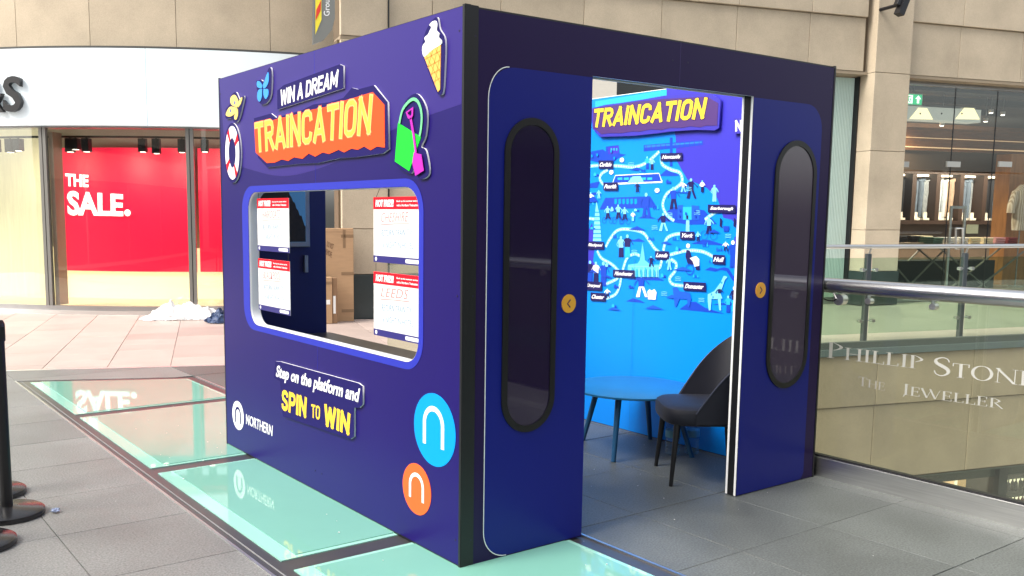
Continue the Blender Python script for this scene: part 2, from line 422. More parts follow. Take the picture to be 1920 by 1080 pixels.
for x in (gx0, gx1):
    s = -1 if x < 0 else 1
    MB().box(min(x, x+s*.014), max(x, x+s*.014), -9, EL(x), -.008, .004).build('edge_strip', steel, gf)
ln = MB(); ln.prism([(gx0+.035, -9), (gx0+.041, -9), (gx0+.041, EL(gx0)-.03), (gx0+.035, EL(gx0)-.03)], -.004, -.001); ln.build('sealant_line', mat('grey_sealant', (.25, .25, .25), .5), gf)

# ------------------------------------------------------------------ the booth
booth = thing('promotional_booth', 'large navy blue walk-in booth printed like a train carriage, standing on the glass floor', 'booth', (0, 0, 0))
def q4(P, *pts): return [P.px(*p) for p in pts]
def bpart(name, b, m): return b.build(name, m, booth)
# front panel (window side)
fp = bpart('front_panel', MB().box(.0005, .0006, .02, .021, .02, .021), black)     # carrier of the sheet's prints
uw0, uw1, vw0, vw1 = -2.254, -.34, .862, 1.668
hole = rrect(uw0, uw1, vw0, vw1, .11)
flat('sheet', [rrect(-LA+.012, -.012, .012, 2.395, 0), hole], PA, -.012, .012, white, fp)
hole2 = rrect(uw0-.001, uw1+.001, vw0-.001, vw1+.001, .11)
flat('printed_skin', [rrect(-LA+.012, -.012, .012, 2.395, 0), hole2], PA, .0, .0008, navy, fp)
flat('window_trim', [rrect(-2.352, -.298, .826, 1.708, .15), rrect(uw0-.003, uw1+.003, vw0-.003, vw1+.003, .112)], PA, .0016, .0008, trimblue, fp)
flat('window_lining', [rrect(uw0-.012, uw1+.012, vw0-.012, vw1+.012, .12), hole], PA, -.064, .0515, offw, fp)
# paler violet area printed across the upper right
pts = [PA.px(*p) for p in ((424, 545), (440, 490), (475, 425), (520, 385), (560, 356))]
vi = [(-LA+.013, PA.px(424, 545)[1])]
arc = crom([PA.px(424, 300), PA.px(470, 318), PA.px(540, 330), PA.px(640, 300), PA.px(740, 242), PA.px(866, 195)], 6)
arc = [(max(min(a, -.0125), -LA+.0125), bb) for a, bb in arc]
flat('violet_print', [arc+[(-.0125, 2.394), (-LA+.0125, 2.394)]], PA, .0009, .0004, navy_l, fp)
flat('panel_seam', [rrect(-1.349, -1.347, 1.708, 2.394, 0)], PA, .0014, .0004, trimblue, fp)
flat('panel_seam', [rrect(-1.349, -1.347, .70, .826, 0)], PA, .0014, .0004, trimblue, fp)
# inner sheet
flat('inner_sheet', [rrect(-LA+.075, -.075, .012, 2.39, 0), rrect(uw0-.004, uw1+.004, vw0-.004, vw1+.004, .11)], PA, -.07, .006, mat('inside_navy', (.006, .006, .075), .4), fp)
# black frame posts and rails
fr = MB()
fr.box(-.002, T, -.002, .012, 0, 2.402); fr.box(-.002, .011, .012, .0125, 0, 2.402)
fr.box(-.002, T, LA-.012, LA, 0, 2.402)
fr.box(.013, T-.007, .02, LA-.02, 2.3885, 2.402); fr.box(.013, T-.007, .02, LA-.02, 0.0, .012)
fr.box(.002, .012, .013, LA-.013, 0, .0115)
bpart('frame', fr, black)
# corner trims on side face
fr = MB(); fr.box(.0, .030, -.004, -.0015, 0, 2.403); fr.box(LB-.014, LB, -.003, T, 0, 2.402); fr.box(.030, LB-.014, .012, T-.008, 2.39, 2.401)
bpart('corner_post', fr, black)
# counter inside the window
b = MB(); b.box(.072, .735, .08, LA-.08, .69, .72); bpart('counter', b, mat('dark_laminate', (.035, .03, .028), .35, noise_amt=.2, scale=4))
b = MB(); b.box(.072, .09, .08, LA-.08, .012, .688); b.box(.70, .73, .10, .13, .0, .688); b.box(.70, .73, LA-.13, LA-.10, .0, .688); bpart('counter_support', b, black)

# cut-out boards on the front
def cut(name, outline, m=inkdark, off=.003, th=.0105, label=None):
    c = bpart(name, MB().box(-.0006, -.0007, .3, .301, 1.8, 1.801), inkdark)
    if label: c['label'] = label
    flat('backing_board', [outline], PA, off, th-.0015, white, c)
    flat('board_face', [outline], PA, off+th-.0015, .0015, m, c)
    return c
def A(*pts): return [PA.px(*p) for p in pts]
TOPZ = .0138
# main title
ol = A((480, 222), (512, 213), (522, 221), (570, 207), (592, 196), (622, 192), (648, 184), (664, 165), (676, 168), (705, 160), (731, 192), (733, 280), (722, 288), (672, 295), (640, 297), (600, 306), (560, 308), (505, 314), (488, 296), (482, 262))
tb = cut('title_board', ol, label='navy cut-out board with yellow title lettering on orange block')
blk = A((481, 231), (510, 228), (528, 222), (545, 219), (568, 213), (590, 206), (615, 201), (640, 192), (662, 186), (704, 173), (726, 197), (727, 277), (712, 275), (700, 282), (688, 275), (676, 281), (664, 279), (650, 286), (640, 281), (622, 289), (610, 286), (596, 294), (584, 288), (572, 298), (556, 295), (545, 302), (533, 299), (520, 305), (505, 306), (484, 286))
flat('title_block', [blk], PA, TOPZ, .002, orange, tb)
block_text(('title_outline', 'title_lettering', 'title_inner_lettering'), 'TRAINCATION', PA, A((482, 231), (706, 176), (700, 252), (485, 287)), TOPZ+.0024, None, tb, layers=((1.22, 0), (1.0, .0012), (.62, .0022)), mats=(coral, mat('title_peach', (.95, .66, .20), .6, spec=.2), mat('title_amber', (.95, .50, .075), .6, spec=.2)), wf=.38)
ol = A((524, 170), (536, 160), (641, 121), (648, 124), (648, 166), (524, 206))
db = cut('slogan_board', ol, label='small navy board with white slogan lettering above the title')
block_text('slogan_lettering', 'WIN A DREAM', PA, A((530, 169), (639, 131), (638, 163), (531, 199)), TOPZ+.001, wht, db, wf=.36, slant=.25)
# lower slogan boards
ol = A((520, 677), (530, 678), (676, 718), (684, 724), (684, 758), (678, 764), (668, 764), (668, 818), (661, 823), (534, 780), (529, 714), (518, 708))
sb = cut('slogan_board', ol, label='navy board below the window inviting people to spin to win')
ptext('lettering', 'Step on the platform and', PA, A((523, 684), (680, 728), (677, 762), (521, 712)), TOPZ, .0012, wht, sb, bold=.028, shear=.12)
block_text('lettering', 'SPIN', PA, A((533, 729), (580, 745), (578, 783), (532, 768)), TOPZ+.001, yellow, sb, wf=.42)
block_text('lettering', 'TO', PA, A((588, 757), (605, 761), (604, 787), (588, 782)), TOPZ+.001, yellow, sb, wf=.34)
block_text('lettering', 'WIN', PA, A((613, 756), (662, 775), (659, 815), (612, 797)), TOPZ+.001, yellow, sb, wf=.42)
# ice cream
ol = crom(A((812, 42), (824, 33), (829, 55), (839, 76), (838, 130), (835, 172), (828, 178), (820, 165), (800, 112), (796, 90), (802, 62), (812, 42)), 4)[:-1]
ic = cut('ice_cream_cutout', ol, label='soft whip ice cream cone cut-out in the upper corner')
flat('cream', [crom(A((811, 48), (816, 42), (823, 40), (826, 48), (825, 58), (830, 64), (829, 71), (834, 77), (833, 84), (817, 94), (802, 107), (798, 97), (799, 86), (804, 79), (802, 72), (809, 65), (812, 58), (815, 52), (811, 48)), 4)[:-1]], PA, TOPZ, .004, wht, ic)
flat('cone', [A((801, 107), (832, 82), (831, 168), (827, 173))], PA, TOPZ, .003, mat('wafer_print', (.95, .48, .10), .5), ic)
wl = mat('wafer_lines', (.75, .30, .04), .5); bb = MB()
for (a, c) in (((803, 112), (832, 96)), ((808, 126), (832, 113)), ((814, 140), (832, 130)), ((820, 154), (831, 147)), ((812, 99), (831, 135)), ((822, 91), (832, 110)), ((805, 105), (831, 155)), ((818, 94), (808, 128)), ((827, 88), (815, 143)), ((832, 100), (821, 158))):
    s_ = stroke(A(a, c), .004); bb.add([PA.w(u, v, TOPZ+.0036) for u, v in s_], [(3, 2, 1, 0), ])
bb.build('wafer_lines', wl, ic)
# bucket and spade
ol = crom(A((753, 226), (765, 190), (784, 176), (798, 190), (805, 215), (802, 255), (794, 275), (803, 283), (809, 325), (792, 336), (781, 318), (772, 326), (745, 305), (750, 262), (753, 226)), 4)[:-1]
bk = cut('bucket_cutout', ol, label='cut-out of a green seaside bucket with a magenta spade')
grn = mat('green_print', (.015, .62, .04), .6, spec=.2); mg = mat('magenta_print', (.48, .025, .42), .6, spec=.2)
flat('bucket', [A((752, 231), (795, 257), (773, 321), (746, 303))], PA, TOPZ, .003, grn, bk)
flat('bucket_handle', [stroke(crom(A((755, 232), (762, 205), (779, 187), (791, 193), (797, 215), (796, 240), (793, 256)), 5), .014)], PA, TOPZ+.0032, .002, mat('pale_green_print', (.16, .62, .28), .4), bk)
flat('spade_shaft', [stroke(A((777, 222), (783, 255), (787, 287)), .016)], PA, TOPZ+.0056, .002, mg, bk)
flat('spade_grip', [A((768, 211), (782, 201), (782, 217), (777, 225), (772, 222)), A((771, 212), (779, 206), (779, 215), (776, 219))], PA, TOPZ+.0056, .002, mg, bk)
flat('spade_blade', [A((784, 286), (798, 290), (803, 320), (787, 330), (781, 306))], PA, TOPZ+.0078, .002, mg, bk)
# life ring
cx_, cy_ = PA.px(440, 287)
ol = circ(cx_, cy_, 1)
RO = .147; RI = .072
ring = bpart('life_ring_cutout', MB().box(-.0006, -.0007, .3, .301, 1.8, 1.801), inkdark); ring['label'] = 'red and white life ring cut-out'
cyr = .147*1.0
flat('backing_board', [circ(cx_-.006, cy_, .135, ry=.185)], PA, .003, .009, white, ring)
flat('board_face', [circ(cx_-.006, cy_, .135, ry=.185)], PA, .012, .0015, inkdark, ring)
def arcs(a0, a1, n=8):
    o = [(cx_+.112*math.cos(R(a0+(a1-a0)*k/n)), cy_+.165*math.sin(R(a0+(a1-a0)*k/n))) for k in range(n+1)]
    i = [(cx_+.058*math.cos(R(a0+(a1-a0)*k/n)), cy_+.092*math.sin(R(a0+(a1-a0)*k/n))) for k in range(n+1)]
    return o+i[::-1]
for k in range(4):
    flat('white_segment', [arcs(-60+90*k+12, 30+90*k-6)], PA, TOPZ, .003, wht, ring)
    flat('red_segment', [arcs(30+90*k-6, 30+90*k+12)], PA, TOPZ, .003, red, ring)
# butterflies
bl = bpart('butterfly_cutout', MB().box(-.0006, -.0007, .3, .301, 1.8, 1.801), inkdark); bl['label'] = 'blue butterfly cut-out near the top edge'
ol = crom(A((484, 152), (493, 150), (499, 152), (508, 128), (513, 134), (512, 175), (505, 192), (494, 196), (488, 185), (484, 152)), 4)[:-1]
flat('backing_board', [ol], PA, .003, .009, white, bl); flat('board_face', [ol], PA, .012, .0015, inkdark, bl)
bluewing = mat('butterfly_blue', (.03, .30, .85), .4)
for pts in (((498, 160), (507, 136), (509, 150), (505, 162), (499, 166)), ((497, 161), (492, 154), (487, 153), (487, 163), (495, 166)), ((496, 167), (489, 170), (487, 184), (492, 191), (496, 180)), ((499, 167), (507, 168), (508, 178), (503, 186), (499, 178))):
    flat('wing', [crom(A(*(pts+(pts[0],))), 3)[:-1]], PA, TOPZ, .003, bluewing, bl)
by = bpart('butterfly_cutout', MB().box(-.0006, -.0007, .3, .301, 1.8, 1.801), inkdark); by['label'] = 'yellow butterfly cut-out above the life ring'
ol = crom(A((427, 205), (437, 192), (437, 180), (446, 173), (453, 186), (461, 180), (459, 195), (451, 225), (443, 229), (438, 222), (427, 222), (427, 205)), 4)[:-1]
flat('backing_board', [ol], PA, .003, .009, white, by); flat('board_face', [ol], PA, .012, .0015, inkdark, by)
yw = mat('butterfly_yellow', (.85, .66, .16), .4)
for pts in (((449, 202), (438, 196), (437, 184), (444, 178), (450, 186), (452, 195)), ((449, 203), (438, 200), (432, 205), (428, 216), (436, 219), (445, 213)), ((450, 204), (445, 214), (444, 223), (448, 224), (451, 214)), ((451, 202), (452, 193), (456, 184), (459, 184), (456, 195))):
    flat('wing', [crom(A(*(pts+(pts[0],))), 3)[:-1]], PA, TOPZ, .003, yw, by)
for c in ((445, 193), (437, 208)):
    u, v = PA.px(*c); flat('wing_spot', [circ(u, v, .011, 14)], PA, TOPZ+.0032, .001, mat('spot_blue', (.12, .15, .45), .5), by)
# round badges
def badge(name, c, top, m, arch, aw, am, ru=1.0):
    u, v = PA.px(*c); r_ = abs(PA.px(*top)[1]-v)
    o = bpart(name, MB().box(-.0006, -.0007, .3, .301, .6, .601), m)
    flat('disc', [circ(u, v, r_*ru, 56, ry=r_)], PA, .0014, .0016, m, o)
    pa = A(*arch); l, t, rr = pa; hw = (rr[0]-l[0])/2; cxx = (rr[0]+l[0])/2; ty = t[1]-hw
    pts = [l]+[(cxx-hw*math.cos(R(a)), ty+hw*math.sin(R(a))) for a in range(0, 181, 12)]+[rr]
    flat('arch_mark', [stroke(pts, aw)], PA, .0032, .001, am, o)
    return o
badge('round_badge', (815, 806), (813, 737), sky1, ((797, 831), (813, 766), (831, 843)), .024, wht)['label'] = 'large cyan round badge with white arch mark'
badge('round_badge', (782, 917), (781, 869), mat('badge_orange', (.90, .13, .03), .6, spec=.2), ((770, 931), (782, 890), (794, 943)), .018, wht)['label'] = 'smaller orange round badge with white arch mark'
badge('round_badge', (447, 779), (446, 752), wht, ((443, 791), (447, 765), (452, 795)), .016, inkdark)['label'] = 'small white round badge with dark arch mark'
nl = bpart('operator_name', MB().box(-.0006, -.0007, 1.9, 1.901, .2, .201), wht)
ptext('lettering', 'NORTHERN', PA, A((462, 776), (512, 798), (511, 818), (462, 795)), .0014, .001, wht, nl, bold=.012, space=1.0)

# side panel with the door opening
sp = bpart('side_panel', MB().box(.03, .031, .0005, .0006, .02, .021), black)
DX0, DX1, DZ = .722, 1.885, 2.178
U = [(.032, .003), (DX0, .003), (DX0, DZ), (DX1, DZ), (DX1, .003), (LB-.016, .003), (LB-.016, 2.39), (.032, 2.39)]
flat('sheet', [U], PB, -.012, .012, white, sp)
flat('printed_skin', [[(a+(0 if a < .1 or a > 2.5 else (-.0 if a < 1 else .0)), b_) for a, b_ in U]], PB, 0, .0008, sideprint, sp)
flat('inner_sheet', [U], PB, -.07, .008, white, sp)
flat('inner_skin', [[(.072, .01), (DX0-.001, .01), (DX0-.001, DZ+.001), (DX1+.001, DZ+.001), (DX1+.001, .01), (LB-.072, .01), (LB-.072, 2.389), (.072, 2.389)]], PB, -.0712, .0008, mat('inside_navy', (.006, .006, .075), .4), sp)
core = MB()
core.box(DX0-.045, DX0-.006, .0125, .0615, .0, DZ+.04); core.box(DX1+.006, DX1+.045, .0125, .0615, 0, DZ+.04); core.box(DX0-.006, DX1+.006, .0125, .0615, DZ+.006, DZ+.04)
bpart('door_frame', core, black)
# lighter blue carriage doors
wl_, wr_ = .125, 2.505
dl = [(DX0-.001, .012)]+[(DX0-.001, 2.172)]
left_leaf = rrect(wl_, DX0-.001, .010, 2.172, [.13, 0, 0, .14])
right_leaf = rrect(DX1+.001, wr_, .006, 2.172, [0, .05, .14, 0])
for nm, lf, ux, px_, ov, og, bu in (('door_leaf', left_leaf, None, None, (.214, .523, .568, 1.968), darkglass, (.603, 1.142, -1)), ('door_leaf', right_leaf, None, None, (2.092, 2.47, .575, 1.969), greyglass, (2.015, 1.147, 1))):
    d = bpart(nm, MB().box(.3, .301, -.0002, -.0003, .5, .501) if bu[2] < 0 else MB().box(2.2, 2.201, -.0002, -.0003, .5, .501), doorblue)
    d['label'] = 'blue door leaf beside the dark corner post' if bu[2] < 0 else 'blue door leaf with smoked grey oval window'
    flat('leaf_print', [lf], PB, .001, .0012, doorblue, d)
    a0, a1, z0, z1 = ov; rr = (a1-a0)/2
    flat('window_rubber', [rrect(a0, a1, z0, z1, rr, 12), rrect(a0+.03, a1-.03, z0+.03, z1-.03, rr-.03, 12)], PB, .0024, .008, mat('black_rubber', (.006, .006, .007), .35), d)
    flat('window_pane', [rrect(a0+.0295, a1-.0295, z0+.0295, z1-.0295, rr-.0295, 12)], PB, .0024, .003, og, d)
    flat('button', [circ(bu[0], bu[1], .043, 32)], PB, .0024, .004, mat('amber_print', (.80, .38, .035), .4), d)
    s_ = bu[2]; u, v = bu[0], bu[1]
    flat('chevron', [stroke([(u-s_*.008, v+.018), (u+s_*.010, v), (u-s_*.008, v-.018)], .006)], PB, .0066, .0008, inkdark, d)
edge = stroke([(.145+.11*(1-math.cos(R(a)))-.02, 2.032+.14*math.sin(R(a))) for a in range(90, -1, -9)]+[(.125, 1), (.125, .14)]+[(.255-.13*math.cos(R(a)), .14-.13*math.sin(R(a))) for a in range(0, 91, 9)], .004)
flat('white_piping', [edge], PB, .0024, .0008, wht, sp)
flat('panel_seam', [rrect(1.304, 1.306, DZ, 2.389, 0)], PB, .001, .0004, mat('seam_violet', (.05, .03, .14), .4), sp)
for y0_, y1_ in ((.0005, .0135), (.0565, .070)): MB().box(DX1-.003, DX1-.0012, y0_, y1_, .004, DZ).build('edge_trim', mat('edge_white', (.86, .86, .86), .5), booth)
MB().box(DX1-.0028, DX1-.0012, .0137, .0563, .004, DZ).build('brush_seal', black, booth)

for (x, z) in ((.055, .12), (.055, 1.2), (.055, 2.28), (LB-.035, .12), (LB-.035, 1.2), (LB-.035, 2.28), (1.25, 2.3), (1.36, 2.3)):
    flat('panel_screw', [circ(x, z, .0045, 10)], PB, .001, .0012, mat('screw_dark', (.04, .035, .07), .35, metal=.6), sp)
for (y, z) in ((.035, .12), (.035, 1.2), (.035, 2.3), (LA-.035, .12), (LA-.035, 2.3), (1.31, .12), (1.39, .12)):
    flat('panel_screw', [circ(-y, z, .0045, 10)], PA, .0014, .0012, MATS['screw_dark'], fp)
# back panel: same opening
kp = bpart('back_panel', MB().box(.03, .031, LA-.03, LA-.0305, .02, .021), black)
U2 = [(.074, .003), (DX0+.003, .003), (DX0+.003, DZ), (DX1, DZ), (DX1, .003), (LB-.074, .003), (LB-.074, 2.385), (.074, 2.385)]
flat('inner_skin', [U2], PK, 0, .001, mat('inside_navy', (.006, .006, .075), .4), kp)
flat('sheet', [U2], PK, -.056, .055, black, kp)
b = MB(); b.box(.55, .575, LA-.09, LA-.0645, 1.145, 1.26); bpart('door_handle', b, steel_d)
# map panel
mpn = bpart('map_panel', MB().box(LB-.04, LB-.0395, .5, .501, .5, .501), black)
mapsheet = MB().box(LB-.055, LB, T, LA-T, .004, 2.39); bpart('map_core', mapsheet, mat('foam_core', (.5, .5, .52), .5))
mblue = mat('map_blue_print', (.0, .25, .90), .36, spec=.4, noise_amt=.03, scale=1.5)
mviol = mat('map_violet_print', (.048, .042, .50), .36, spec=.4)
m_light = mat('map_light_blue', (.02, .44, .95), .36); m_cyan = mat('map_pale_cyan', (.22, .70, .95), .36)
m_dark = mat('map_deep_blue', (.008, .06, .52), .36); m_ink = mat('map_ink', (.014, .010, .10), .36)
flat('map_base', [rrect(-(LA-T), -T, .004, 2.392, 0)], PM, -.0065, .0055, mblue, mpn)
LAYER = [.0]
def Mx(*pts): return [PM.px(*p) for p in pts]
class Art:
    def __init__(s): s.g = {}
    def poly(s, uv, m):
        if sum(uv[i][0]*uv[(i+1) % len(uv)][1]-uv[(i+1) % len(uv)][0]*uv[i][1] for i in range(len(uv))) < 0: uv = uv[::-1]
        LAYER[0] += .000018
        bm_ = s.g.setdefault(m.name, MB()); bm_.add([PM.w(u, v, LAYER[0]) for u, v in uv], [tuple(range(len(uv)))])
    def strip(s, uv, wd, m):
        LAYER[0] += .000018; bm_ = s.g.setdefault(m.name, MB()); st = stroke(uv, wd); n = len(uv)
        L_ = st[:n]; R_ = st[n:][::-1]
        vs = [PM.w(u, v, LAYER[0]) for u, v in L_+R_]
        bm_.add(vs, [(i, n+i, n+i+1, i+1) for i in range(n-1)])
    def build(s, name):
        for k, bm_ in s.g.items(): bm_.build(name, MATS[k], mpn)['kind'] = 'stuff'
art = Art()
# violet sea on the right and the coast
flat('sea_print', [Mx((1249, 161), (1251, 200), (1262, 232), (1267, 258), (1268, 300), (1278, 318), (1290, 338), (1303, 342), (1325, 352), (1345, 372), (1353, 395), (1356, 408), (1372, 412), (1386, 428), (1390, 436), (1377, 445), (1376, 455), (1383, 462), (1400, 470), (1416, 500), (1420, 165))], PM, -.0008, .0006, mviol, mpn)
art.poly(Mx((1100, 440), (1110, 418), (1115, 450), (1114, 470), (1112, 490), (1120, 500), (1096, 520)), mviol)
art.poly(Mx((1116, 190), (1250, 168), (1250, 180), (1240, 210), (1116, 225)), m_light)
# castle, fort, viaduct hill
art.poly(Mx((1103, 300), (1104, 285), (1130, 280), (1136, 284), (1136, 275), (1160, 272), (1162, 288), (1174, 290), (1160, 296), (1150, 304), (1120, 304)), m_dark)
art.poly(Mx((1140, 276), (1160, 273), (1160, 287), (1140, 289)), mviol)
for x in (1145, 1150, 1155): art.poly(Mx((x, 278), (x+2.5, 277.6), (x+2.5, 282), (x, 282.4)), m_light)
art.poly(Mx((1124, 393), (1135, 371), (1219, 368), (1232, 389)), m_dark)
for k in range(6):
    x = 1152+k*7.5; art.poly(Mx((x, 373), (x+4.5, 372.7), (x+5, 381), (x+2.5, 383), (x, 382)), sky1)
# banded wing shape on a mast
art.poly(Mx((1207, 272), (1318, 263), (1318, 272), (1207, 284)), m_dark)
art.poly(Mx((1209, 273), (1316, 265), (1316, 268), (1209, 277)), mat('map_mid_blue', (.02, .18, .75), .36))
for k in range(12): art.strip(Mx((1212+k*9, 272.5-k*.7), (1212+k*9, 282-k*.85)), .005, mviol)
art.poly(Mx((1256, 258), (1261, 258), (1261, 312), (1256, 312)), m_dark)
art.poly(Mx((1236, 330), (1250, 318), (1262, 323), (1274, 328), (1268, 330)), m_dark)
# train
art.strip(Mx((1148, 344), (1242, 340)), .018, wht)
art.poly(Mx((1150, 343), (1156, 330), (1236, 326), (1241, 340)), m_dark)
for x in (1158, 1170, 1181, 1202, 1214): art.poly(Mx((x, 333), (x+9, 332.6), (x+9, 337), (x, 337.4)), m_light)
art.poly(Mx((1186, 331), (1201, 330), (1208, 342), (1176, 343.5)), m_cyan)
art.strip(Mx((1149, 342), (1154, 329), (1190, 327), (1236, 325), (1240, 338)), .006, wht)
# hills
for h in (((1231, 412), (1262, 388), (1320, 394), (1344, 420), (1292, 421)), ((1300, 372), (1300, 372), (1300, 372))): 
    if len(set(h)) > 2: art.poly(Mx(*h), m_dark)
art.poly(Mx((1252, 436), (1270, 412), (1326, 415), (1350, 436)), m_dark) if False else None
for h in (((1196, 409), (1206, 405), (1212, 402), (1222, 407), (1231, 410)), ((1155, 452), (1180, 447), (1188, 450), (1198, 447), (1210, 453)), ((1296, 457), (1316, 450), (1330, 450), (1343, 454), (1360, 460)), ((1176, 524), (1200, 520), (1226, 517), (1246, 526)), ((1174, 565), (1187, 559), (1200, 563), (1210, 568)), ((1274, 580), (1293, 566), (1305, 566), (1322, 577), (1358, 588)), ((1336, 571), (1364, 567), (1386, 563), (1386, 573)), ((1354, 391), (1364, 388), (1372, 392)), ((1102, 345), (1125, 340), (1120, 352), (1104, 352)), ((1104, 362), (1124, 360), (1116, 366))):
    art.poly(Mx(*h), m_dark)
art.poly(Mx((1322, 506), (1332, 501), (1345, 504), (1358, 501), (1366, 503), (1375, 517), (1386, 525), (1386, 532), (1374, 526), (1362, 508), (1352, 506), (1341, 509)), m_dark)
# railway lines
def rail(*p):
    c = crom(Mx(*p), 7); art.strip(c, .024, m_cyan)
    art.strip(c, .010, mat('map_rail_white', (.62, .80, .92), .4))
    lay_ = LAYER[0]+.00002; last = V(c[0])
    for i in range(1, len(c)):
        q = V(c[i]); d = q-last
        if d.length > .018:
            dd = d.normalized(); nn = V((-dd.y, dd.x)); LAYER[0] = lay_; art.strip([tuple(q-nn*.006), tuple(q+nn*.006)], .005, mat('map_sleeper', (.06, .28, .62), .4)); last = q
rail((1104, 312), (1125, 310), (1158, 311), (1190, 313), (1212, 305), (1228, 292), (1236, 284))
rail((1140, 318), (1128, 326), (1125, 336), (1132, 346), (1140, 348))
rail((1240, 292), (1242, 308), (1258, 318), (1275, 324), (1279, 340), (1268, 352), (1250, 364), (1243, 384), (1250, 402), (1264, 414))
rail((1322, 412), (1338, 400), (1350, 394))
rail((1136, 463), (1144, 448), (1158, 432), (1180, 430), (1205, 436), (1218, 452), (1228, 466), (1240, 476))
rail((1120, 470), (1128, 484), (1148, 496), (1162, 510))
rail((1168, 506), (1176, 484), (1190, 476), (1200, 480))
rail((1244, 470), (1250, 448), (1264, 440), (1282, 438))
rail((1256, 478), (1288, 470), (1318, 472), (1342, 484))
rail((1258, 486), (1268, 494), (1266, 508), (1256, 522), (1262, 533), (1284, 536))
rail((1241, 488), (1238, 500), (1232, 506))
rail((1135, 533), (1155, 524), (1165, 514))
rail((1136, 560), (1154, 552), (1162, 536), (1165, 518))
rail((1101, 409), (1116, 411))
# tower, keep, town hall
art.poly(Mx((1119, 376), (1121, 388), (1124, 400), (1128, 452), (1112, 452), (1116, 400)), m_cyan)
for k in range(7): art.strip(Mx((1112.5+k*.5, 446-k*8), (1127.5-k*.4, 446-k*8)), .008, mblue)
art.poly(Mx((1271, 385), (1281, 384), (1281, 412), (1271, 412)), mat('map_keep', (.01, .10, .70), .4))
art.poly(Mx((1297, 385), (1311, 386), (1311, 412), (1297, 412)), MATS['map_keep'])
art.poly(Mx((1281, 388), (1297, 388), (1297, 412), (1281, 412)), m_light)
art.poly(Mx((1287, 404), (1291, 404), (1291, 411), (1287, 411)), m_ink)
art.poly(Mx((1287, 413), (1293, 413), (1293, 434), (1286, 434)), m_cyan)
art.poly(Mx((1176, 519), (1178, 496), (1196, 494), (1200, 488), (1203, 470), (1205, 455), (1208, 472), (1210, 488), (1220, 496), (1236, 496), (1236, 520)), mat('map_hall', (.12, .55, .92), .4))
for k in range(9): art.strip(Mx((1182+k*6.2, 501), (1182+k*6.2, 518)), .004, m_cyan)
art.strip(Mx((1178, 499), (1236, 500)), .006, m_cyan)
# little people, bicycles and animals
def person(x, y, h, top, leg, pose=0, head=None):
    hd = circ(*PM.px(x, y-h+h*.09), PM.px(x, y-h)[1]*0+abs(PM.px(x, y-h)[1]-PM.px(x, y-h+h*.16)[1])*.5, 10)
    w_ = h*.13
    st = [0, .10, .22, -.12][pose]*h
    art.poly(Mx((x-w_*.7, y-h*.48), (x+w_*.1, y-h*.5), (x+w_*.0-st*.3, y), (x-w_*.9-st*.5, y)), leg)
    art.poly(Mx((x-w_*.1, y-h*.5), (x+w_*.8, y-h*.48), (x+w_*.9+st*.7, y), (x+w_*.1+st*.7, y)), leg)
    art.poly(Mx((x-w_, y-h*.8), (x-w_*.3, y-h*.84), (x+w_*.4, y-h*.84), (x+w_, y-h*.8), (x+w_*.85, y-h*.45), (x-w_*.85, y-h*.45)), top)
    art.strip(Mx((x-w_*.9, y-h*.78), (x-w_*1.5-st*.3, y-h*.60), (x-w_*1.2-st*.6, y-h*.5)), .006, top)
    art.strip(Mx((x+w_*.9, y-h*.78), (x+w_*1.6+st*.3, y-h*.62), (x+w_*1.8+st*.5, y-h*.55)), .006, top)
    art.poly(hd, head or m_cyan)
for a in ((1214, 317, 24, m_light, m_dark, 0), (1223, 318, 23, m_cyan, m_ink, 0), (1212, 407, 46, m_dark, m_dark, 1), (1263, 392, 42, m_dark, m_ink, 1), (1296, 372, 38, m_ink, m_ink, 2), (1340, 378, 32, m_cyan, m_cyan, 0), (1108, 384, 24, wht, m_light, 2), (1244, 433, 34, m_ink, m_cyan, 2), (1165, 482, 40, m_cyan, m_ink, 0), (1177, 483, 44, m_ink, m_light, 0), (1107, 530, 42, m_ink, m_dark, 0), (1118, 530, 40, wht, m_ink, 0), (1132, 536, 46, m_dark, m_dark, 0), (1203, 557, 44, m_dark, wht, 2), (1375, 502, 52, m_dark, m_dark, 0, wht), (1366, 586, 32, m_light, m_dark, 0), (1378, 584, 48, m_ink, m_light, 0, wht)):
    person(*a)
def bike(x, y, s):
    for dx in (-s*.8, s*.8):
        u, v = PM.px(x+dx, y); r_ = .021*s/8; art.strip(circ(u, v, r_, 14)+[circ(u, v, r_, 14)[0]], .003, m_dark)
    art.strip(Mx((x-s*.8, y), (x-s*.2, y-s*.7), (x+s*.5, y-s*.8), (x+s*.8, y)), .004, m_ink)
for x, y, s in ((1140, 413, 8), (1160, 413, 9), (1172, 415, 8), (1330, 441, 11)):
    bike(x, y, s); person(x, y-3, s*3, m_cyan, m_ink, 1)
u, v = PM.px(1294, 505); art.strip(circ(u, v, .034, 18)+[circ(u, v, .034, 18)[0]], .005, m_dark)
art.poly(Mx((1288, 468), (1294, 470), (1300, 488), (1312, 490), (1313, 506), (1306, 506), (1303, 496), (1290, 494), (1286, 480)), m_ink)
art.poly(Mx((1294, 484), (1306, 480), (1312, 486), (1312, 498), (1303, 500), (1300, 490)), wht)
art.poly(circ(*PM.px(1291, 461), .016, 12), wht)
for x in (1351, 1377): art.poly(Mx((x, 408), (x+4, 412), (x+3, 424), (x+6, 428), (x-1, 424)), m_ink)
art.poly(Mx((1357, 424), (1368, 424), (1367, 434), (1358, 434)), m_dark)
art.poly(Mx((1215, 546), (1219, 542), (1222, 545), (1228, 542), (1232, 548), (1230, 562), (1216, 561)), wht)
for x, y in ((1167, 300), (1147, 323), (1233, 357)):
    u, v = PM.px(x, y); art.poly(circ(u, v, .022, 12, ry=.016), wht)
